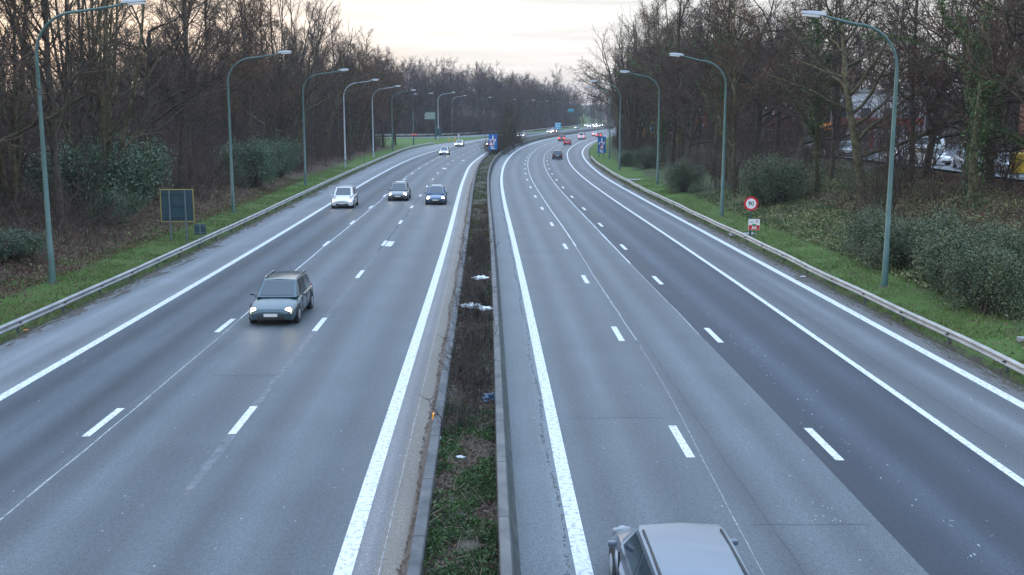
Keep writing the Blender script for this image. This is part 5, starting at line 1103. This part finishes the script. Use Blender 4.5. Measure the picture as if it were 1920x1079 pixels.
x, y = band(7000, .2, 5, 34, 100, 1.4, -1); leaves('fallen_leaves', x, y, terr(x, y) + .05, .045, M['litter'], 'brown leaves lying in the grass of the left verge', 'leaf litter', .06)
x, y = band(9000, 4.5, 14, 34, 120, 1.4, -1); leaves('ground_ivy', x, y, terr(x, y), .07, M['groundivy'], 'scattered green plants under the left-hand wood', 'ground cover', .3)
def medpos(n, y0, y1, p=1.): yy = y0 + (y1 - y0) * rng.random(n) ** p; a = X('L5', yy) + .38; b = W(yy) - .40; return a + (b - a) * rng.random(n), yy
M['weed'] = island_mat('weeds', [(.012, .03, .010), (.035, .075, .022), (.085, .16, .045)], .6, .3, 2.0)
x, y = medpos(34000, 13, 27, 1.1); k = patchy(x, y, 1.9, -.15); x, y = x[k], y[k]; leaves('weeds', x, y, np.full(len(x), .13), .030, M['weed'], 'low green weeds at the near end of the planted strip', 'weeds', .16)
x, y = medpos(12000, 27, 62, 1.1); k = patchy(x, y, .9, .35); x, y = x[k], y[k]; leaves('weeds', x, y, np.full(len(x), .13), .035, M['weed'], 'sparse weeds among the brambles of the planted strip', 'weeds', .14)
x, y = medpos(22000, 13, 90, 1.4); leaves('fallen_leaves', x, y, np.full(len(x), .13), .035, M['litter'], 'brown leaves and twigs in the planted strip', 'leaf litter', .05)
M['grass_dull'] = island_mat('rough_grass', [(.04, .035, .02), (.045, .07, .022), (.08, .12, .035), (.12, .10, .06)], .8, .2, 1.2)
x, y = medpos(30000, 60, 350, 1.5); k = patchy(x, y, .8, -.35); x, y = x[k], y[k]; blades('grass', x, y, np.full(len(x), .12), .11, .02, M['grass_dull'], 'grass in the far part of the planted strip')
# twigs lying in the planted strip
x, y = medpos(240, 13, 45, 1.1); g_ = {3: []}
for a, b in zip(x, y):
    t_ = rng.uniform(0, 3.14); l_ = rng.uniform(.08, .35); dx, dy = math.cos(t_) * l_, math.sin(t_) * l_; g_[3].append(([(a - dx, b - dy, .18), (a, b, .22 + rng.uniform(0, .1)), (a + dx, b + dy, .19 + rng.uniform(0, .2))], [.008, .007, .004]))
V, Q = tubes_to_mesh(g_, 3); tag(link('twigs', np_mesh('twigs', V, Q), mat('dry_twigs', (.16, .12, .09), .8, noise=.4)), 'dry twigs lying in the planted strip', 'twigs', kind='stuff')
t = rng.uniform(0, 6.4, 150); i_ = np.clip(t.astype(int), 0, 6); sx_ = Crv(np.stack([np.arange(8), P_[:, 0]], 1))(t); sy_ = Crv(np.stack([np.arange(8), P_[:, 1]], 1))(t)
q = rng.uniform(10, 30, 150); xx, yy = sx_ - .45 * q, sy_ + .9 * q
tag(scatter_mesh('undergrowth', CL, zip(xx, yy, terr(xx, yy)), 3.0, M['brush'], rng), 'brown scrub behind the guard rail of the joining sliproad', 'undergrowth')
yy = rng.uniform(198, 264, 60); a = X('L5', yy) + .5; xx = a + (W(yy) - .6 - a) * rng.random(60)
tag(scatter_mesh('undergrowth', CL, zip(xx, yy, np.full(60, .1)), 1.1, M['brush'], rng), 'dark twiggy scrub under the trees in the central reservation', 'undergrowth')
# ------------------------------------------------------------------ litter
M['bag'] = mat('plastic_bag', (.62, .66, .70), .35); M['bluebag'] = mat('blue_plastic', (.04, .08, .14), .35); M['darkplastic'] = mat('dark_blue_plastic', (.03, .05, .12), .4); M['slab'] = M['concrete']
def crumple(name, x, y, z, s, m, label, cat, seed, flat=.35):
    rg = np.random.default_rng(seed); bm = bmesh.new(); bmesh.ops.create_icosphere(bm, subdivisions=3, radius=1)
    for v in bm.verts: n_ = v.co.copy(); k = 1 + .5 * math.sin(n_.x * 5 + seed) * math.sin(n_.y * 6) + .25 * math.sin(n_.z * 9 + n_.x * 7); v.co = Vector((n_.x * s * k * 1.3, n_.y * s * k, max(n_.z, -.2) * s * flat * k))
    me = bpy.data.meshes.new(name); bm.to_mesh(me); bm.free(); o = link(name, me, m); o.location = (x, y, z); return tag(o, label, cat)
crumple('plastic_bag', -1.55, 39.6, .55, .26, M['bag'], 'larger white plastic bag caught in the brambles of the planted strip', 'litter', 1)
crumple('plastic_bag', -1.05, 39.2, .52, .2, M['bag'], 'white plastic sheet just right of the larger white bag in the brambles', 'litter', 2)
crumple('plastic_bag', -1.4, 46.2, .6, .22, M['bag'], 'small white plastic bag farther along in the brambles', 'litter', 3)
crumple('plastic_bag', -.55, 27.0, .4, .16, M['bluebag'], 'blue plastic bag against the right wall in the planted strip', 'litter', 4, .7)
crumple('paper_scrap', -1.75, 24.2, .2, .07, M['bag'], 'small white scrap by the left kerb wall near the orange reflector', 'litter', 5)
crumple('paper_scrap', -1.15, 22.8, .2, .06, M['bag'], 'small white scrap in the weeds in the middle of the planted strip', 'litter', 6)
crumple('plastic_bag', 22.3, 55.5, tz(22.3, 55.5) + .15, .35, M['darkplastic'], 'dark blue plastic sack on the right bank above the hedge', 'litter', 7, .6)
crumple('plastic_bottle', float(X('R6', 50)) - .15, 50.2, .04, .10, M['bag'], 'pale crushed bottle at the edge of the right-hand paving', 'litter', 8)
crumple('plastic_bottle', float(X('R6', 33)) + .9, 33.5, tz(float(X('R6', 33)) + .9, 33.5), .09, M['bag'], 'white scrap in the grass behind the right guard rail', 'litter', 9)
crumple('orange_scrap', float(X('L0', 36)) - .1, 37.2, .12, .055, M['orange'], 'orange scrap in the grass below the left guard rail', 'litter', 10)
for x, y, w_, d_, lab in ((float(X('R6', 121)) + 1.4, 121, 1.8, 1.6, 'concrete drain cover in the grass beside the third right-hand street lamp'), (float(X('R6', 66)) + .9, 66.6, 1.6, .8, 'concrete footing slab under the kilometre sign'), (float(X('R6', 34)) + 2.6, 34.5, .55, .3, 'small sunken slab in the grass at the right')):
    e = MB().box((0, 0, 0), (w_, d_, .16), bev=.02).build('concrete_slab', M['slab']); e.location = (x, y, tz(x, y) + .06); tag(e, lab, 'slab')
# gullies where the paving edge is broken and muddy
M['mud'] = mat('dark_mud', (.05, .045, .038), .95, col2=(.12, .11, .10), nscale=6)
def mud(x, y, a, b, seed):
    n = 22; rg = np.random.default_rng(seed); th = np.arange(n) * 2 * np.pi / n; r = 1 + .25 * rg.normal(size=n); V = np.stack([x + np.cos(th) * a * r, y + np.sin(th) * b * r, np.full(n, .006 + .0003 * seed)], 1); V = np.vstack([[x, y, .006 + .0003 * seed], V])
    T = np.stack([np.zeros(n, int), 1 + np.arange(n), 1 + (np.arange(n) + 1) % n], 1); tag(link('mud_patch', np_mesh('mud_patch', V, tris=T), M['mud']), kind='structure')
for i, (nm, d, yy, a, b) in enumerate((('R6', -.25, 49.5, .5, 1.1), ('R6', -.3, 76, .4, 1.6), ('R6', -.3, 112, .4, 2.5), ('R6', -.15, 33, .25, .6), ('L0', .15, 51, .5, 1.3), ('L0', .2, 41, .3, .8), ('L0', .3, 62, .4, .7), ('L0', .15, 88, .5, 2.4), ('L0', .2, 74, .3, 1.5), ('L0', .3, 101, .4, 3.0), ('L0', .2, 118, .4, 2.6), ('L0', .5, 45.5, .12, 1.2), ('L0', .55, 55.5, .1, 1.8))):
    mud(float(X(nm, yy)) + d, yy, a, b, i)
# ------------------------------------------------------------------ air
hm = bpy.data.materials.new('haze'); hm.use_nodes = True; nt = hm.node_tree; nt.nodes.clear(); out = nt.nodes.new('ShaderNodeOutputMaterial'); pv = nt.nodes.new('ShaderNodeVolumePrincipled')
pv.inputs['Color'].default_value = (.78, .86, 1.0, 1); pv.inputs['Density'].default_value = .00017; pv.inputs['Anisotropy'].default_value = .2; nt.links.new(pv.outputs[0], out.inputs['Volume'])
hz = MB().box((0, 1250, 24), (3400, 2800, 60)).build('haze', hm); tag(hz, kind='stuff')
scene.cycles.volume_bounces = 1; scene.cycles.max_bounces = 6; scene.cycles.diffuse_bounces = 3; scene.cycles.glossy_bounces = 2; scene.cycles.transparent_max_bounces = 8
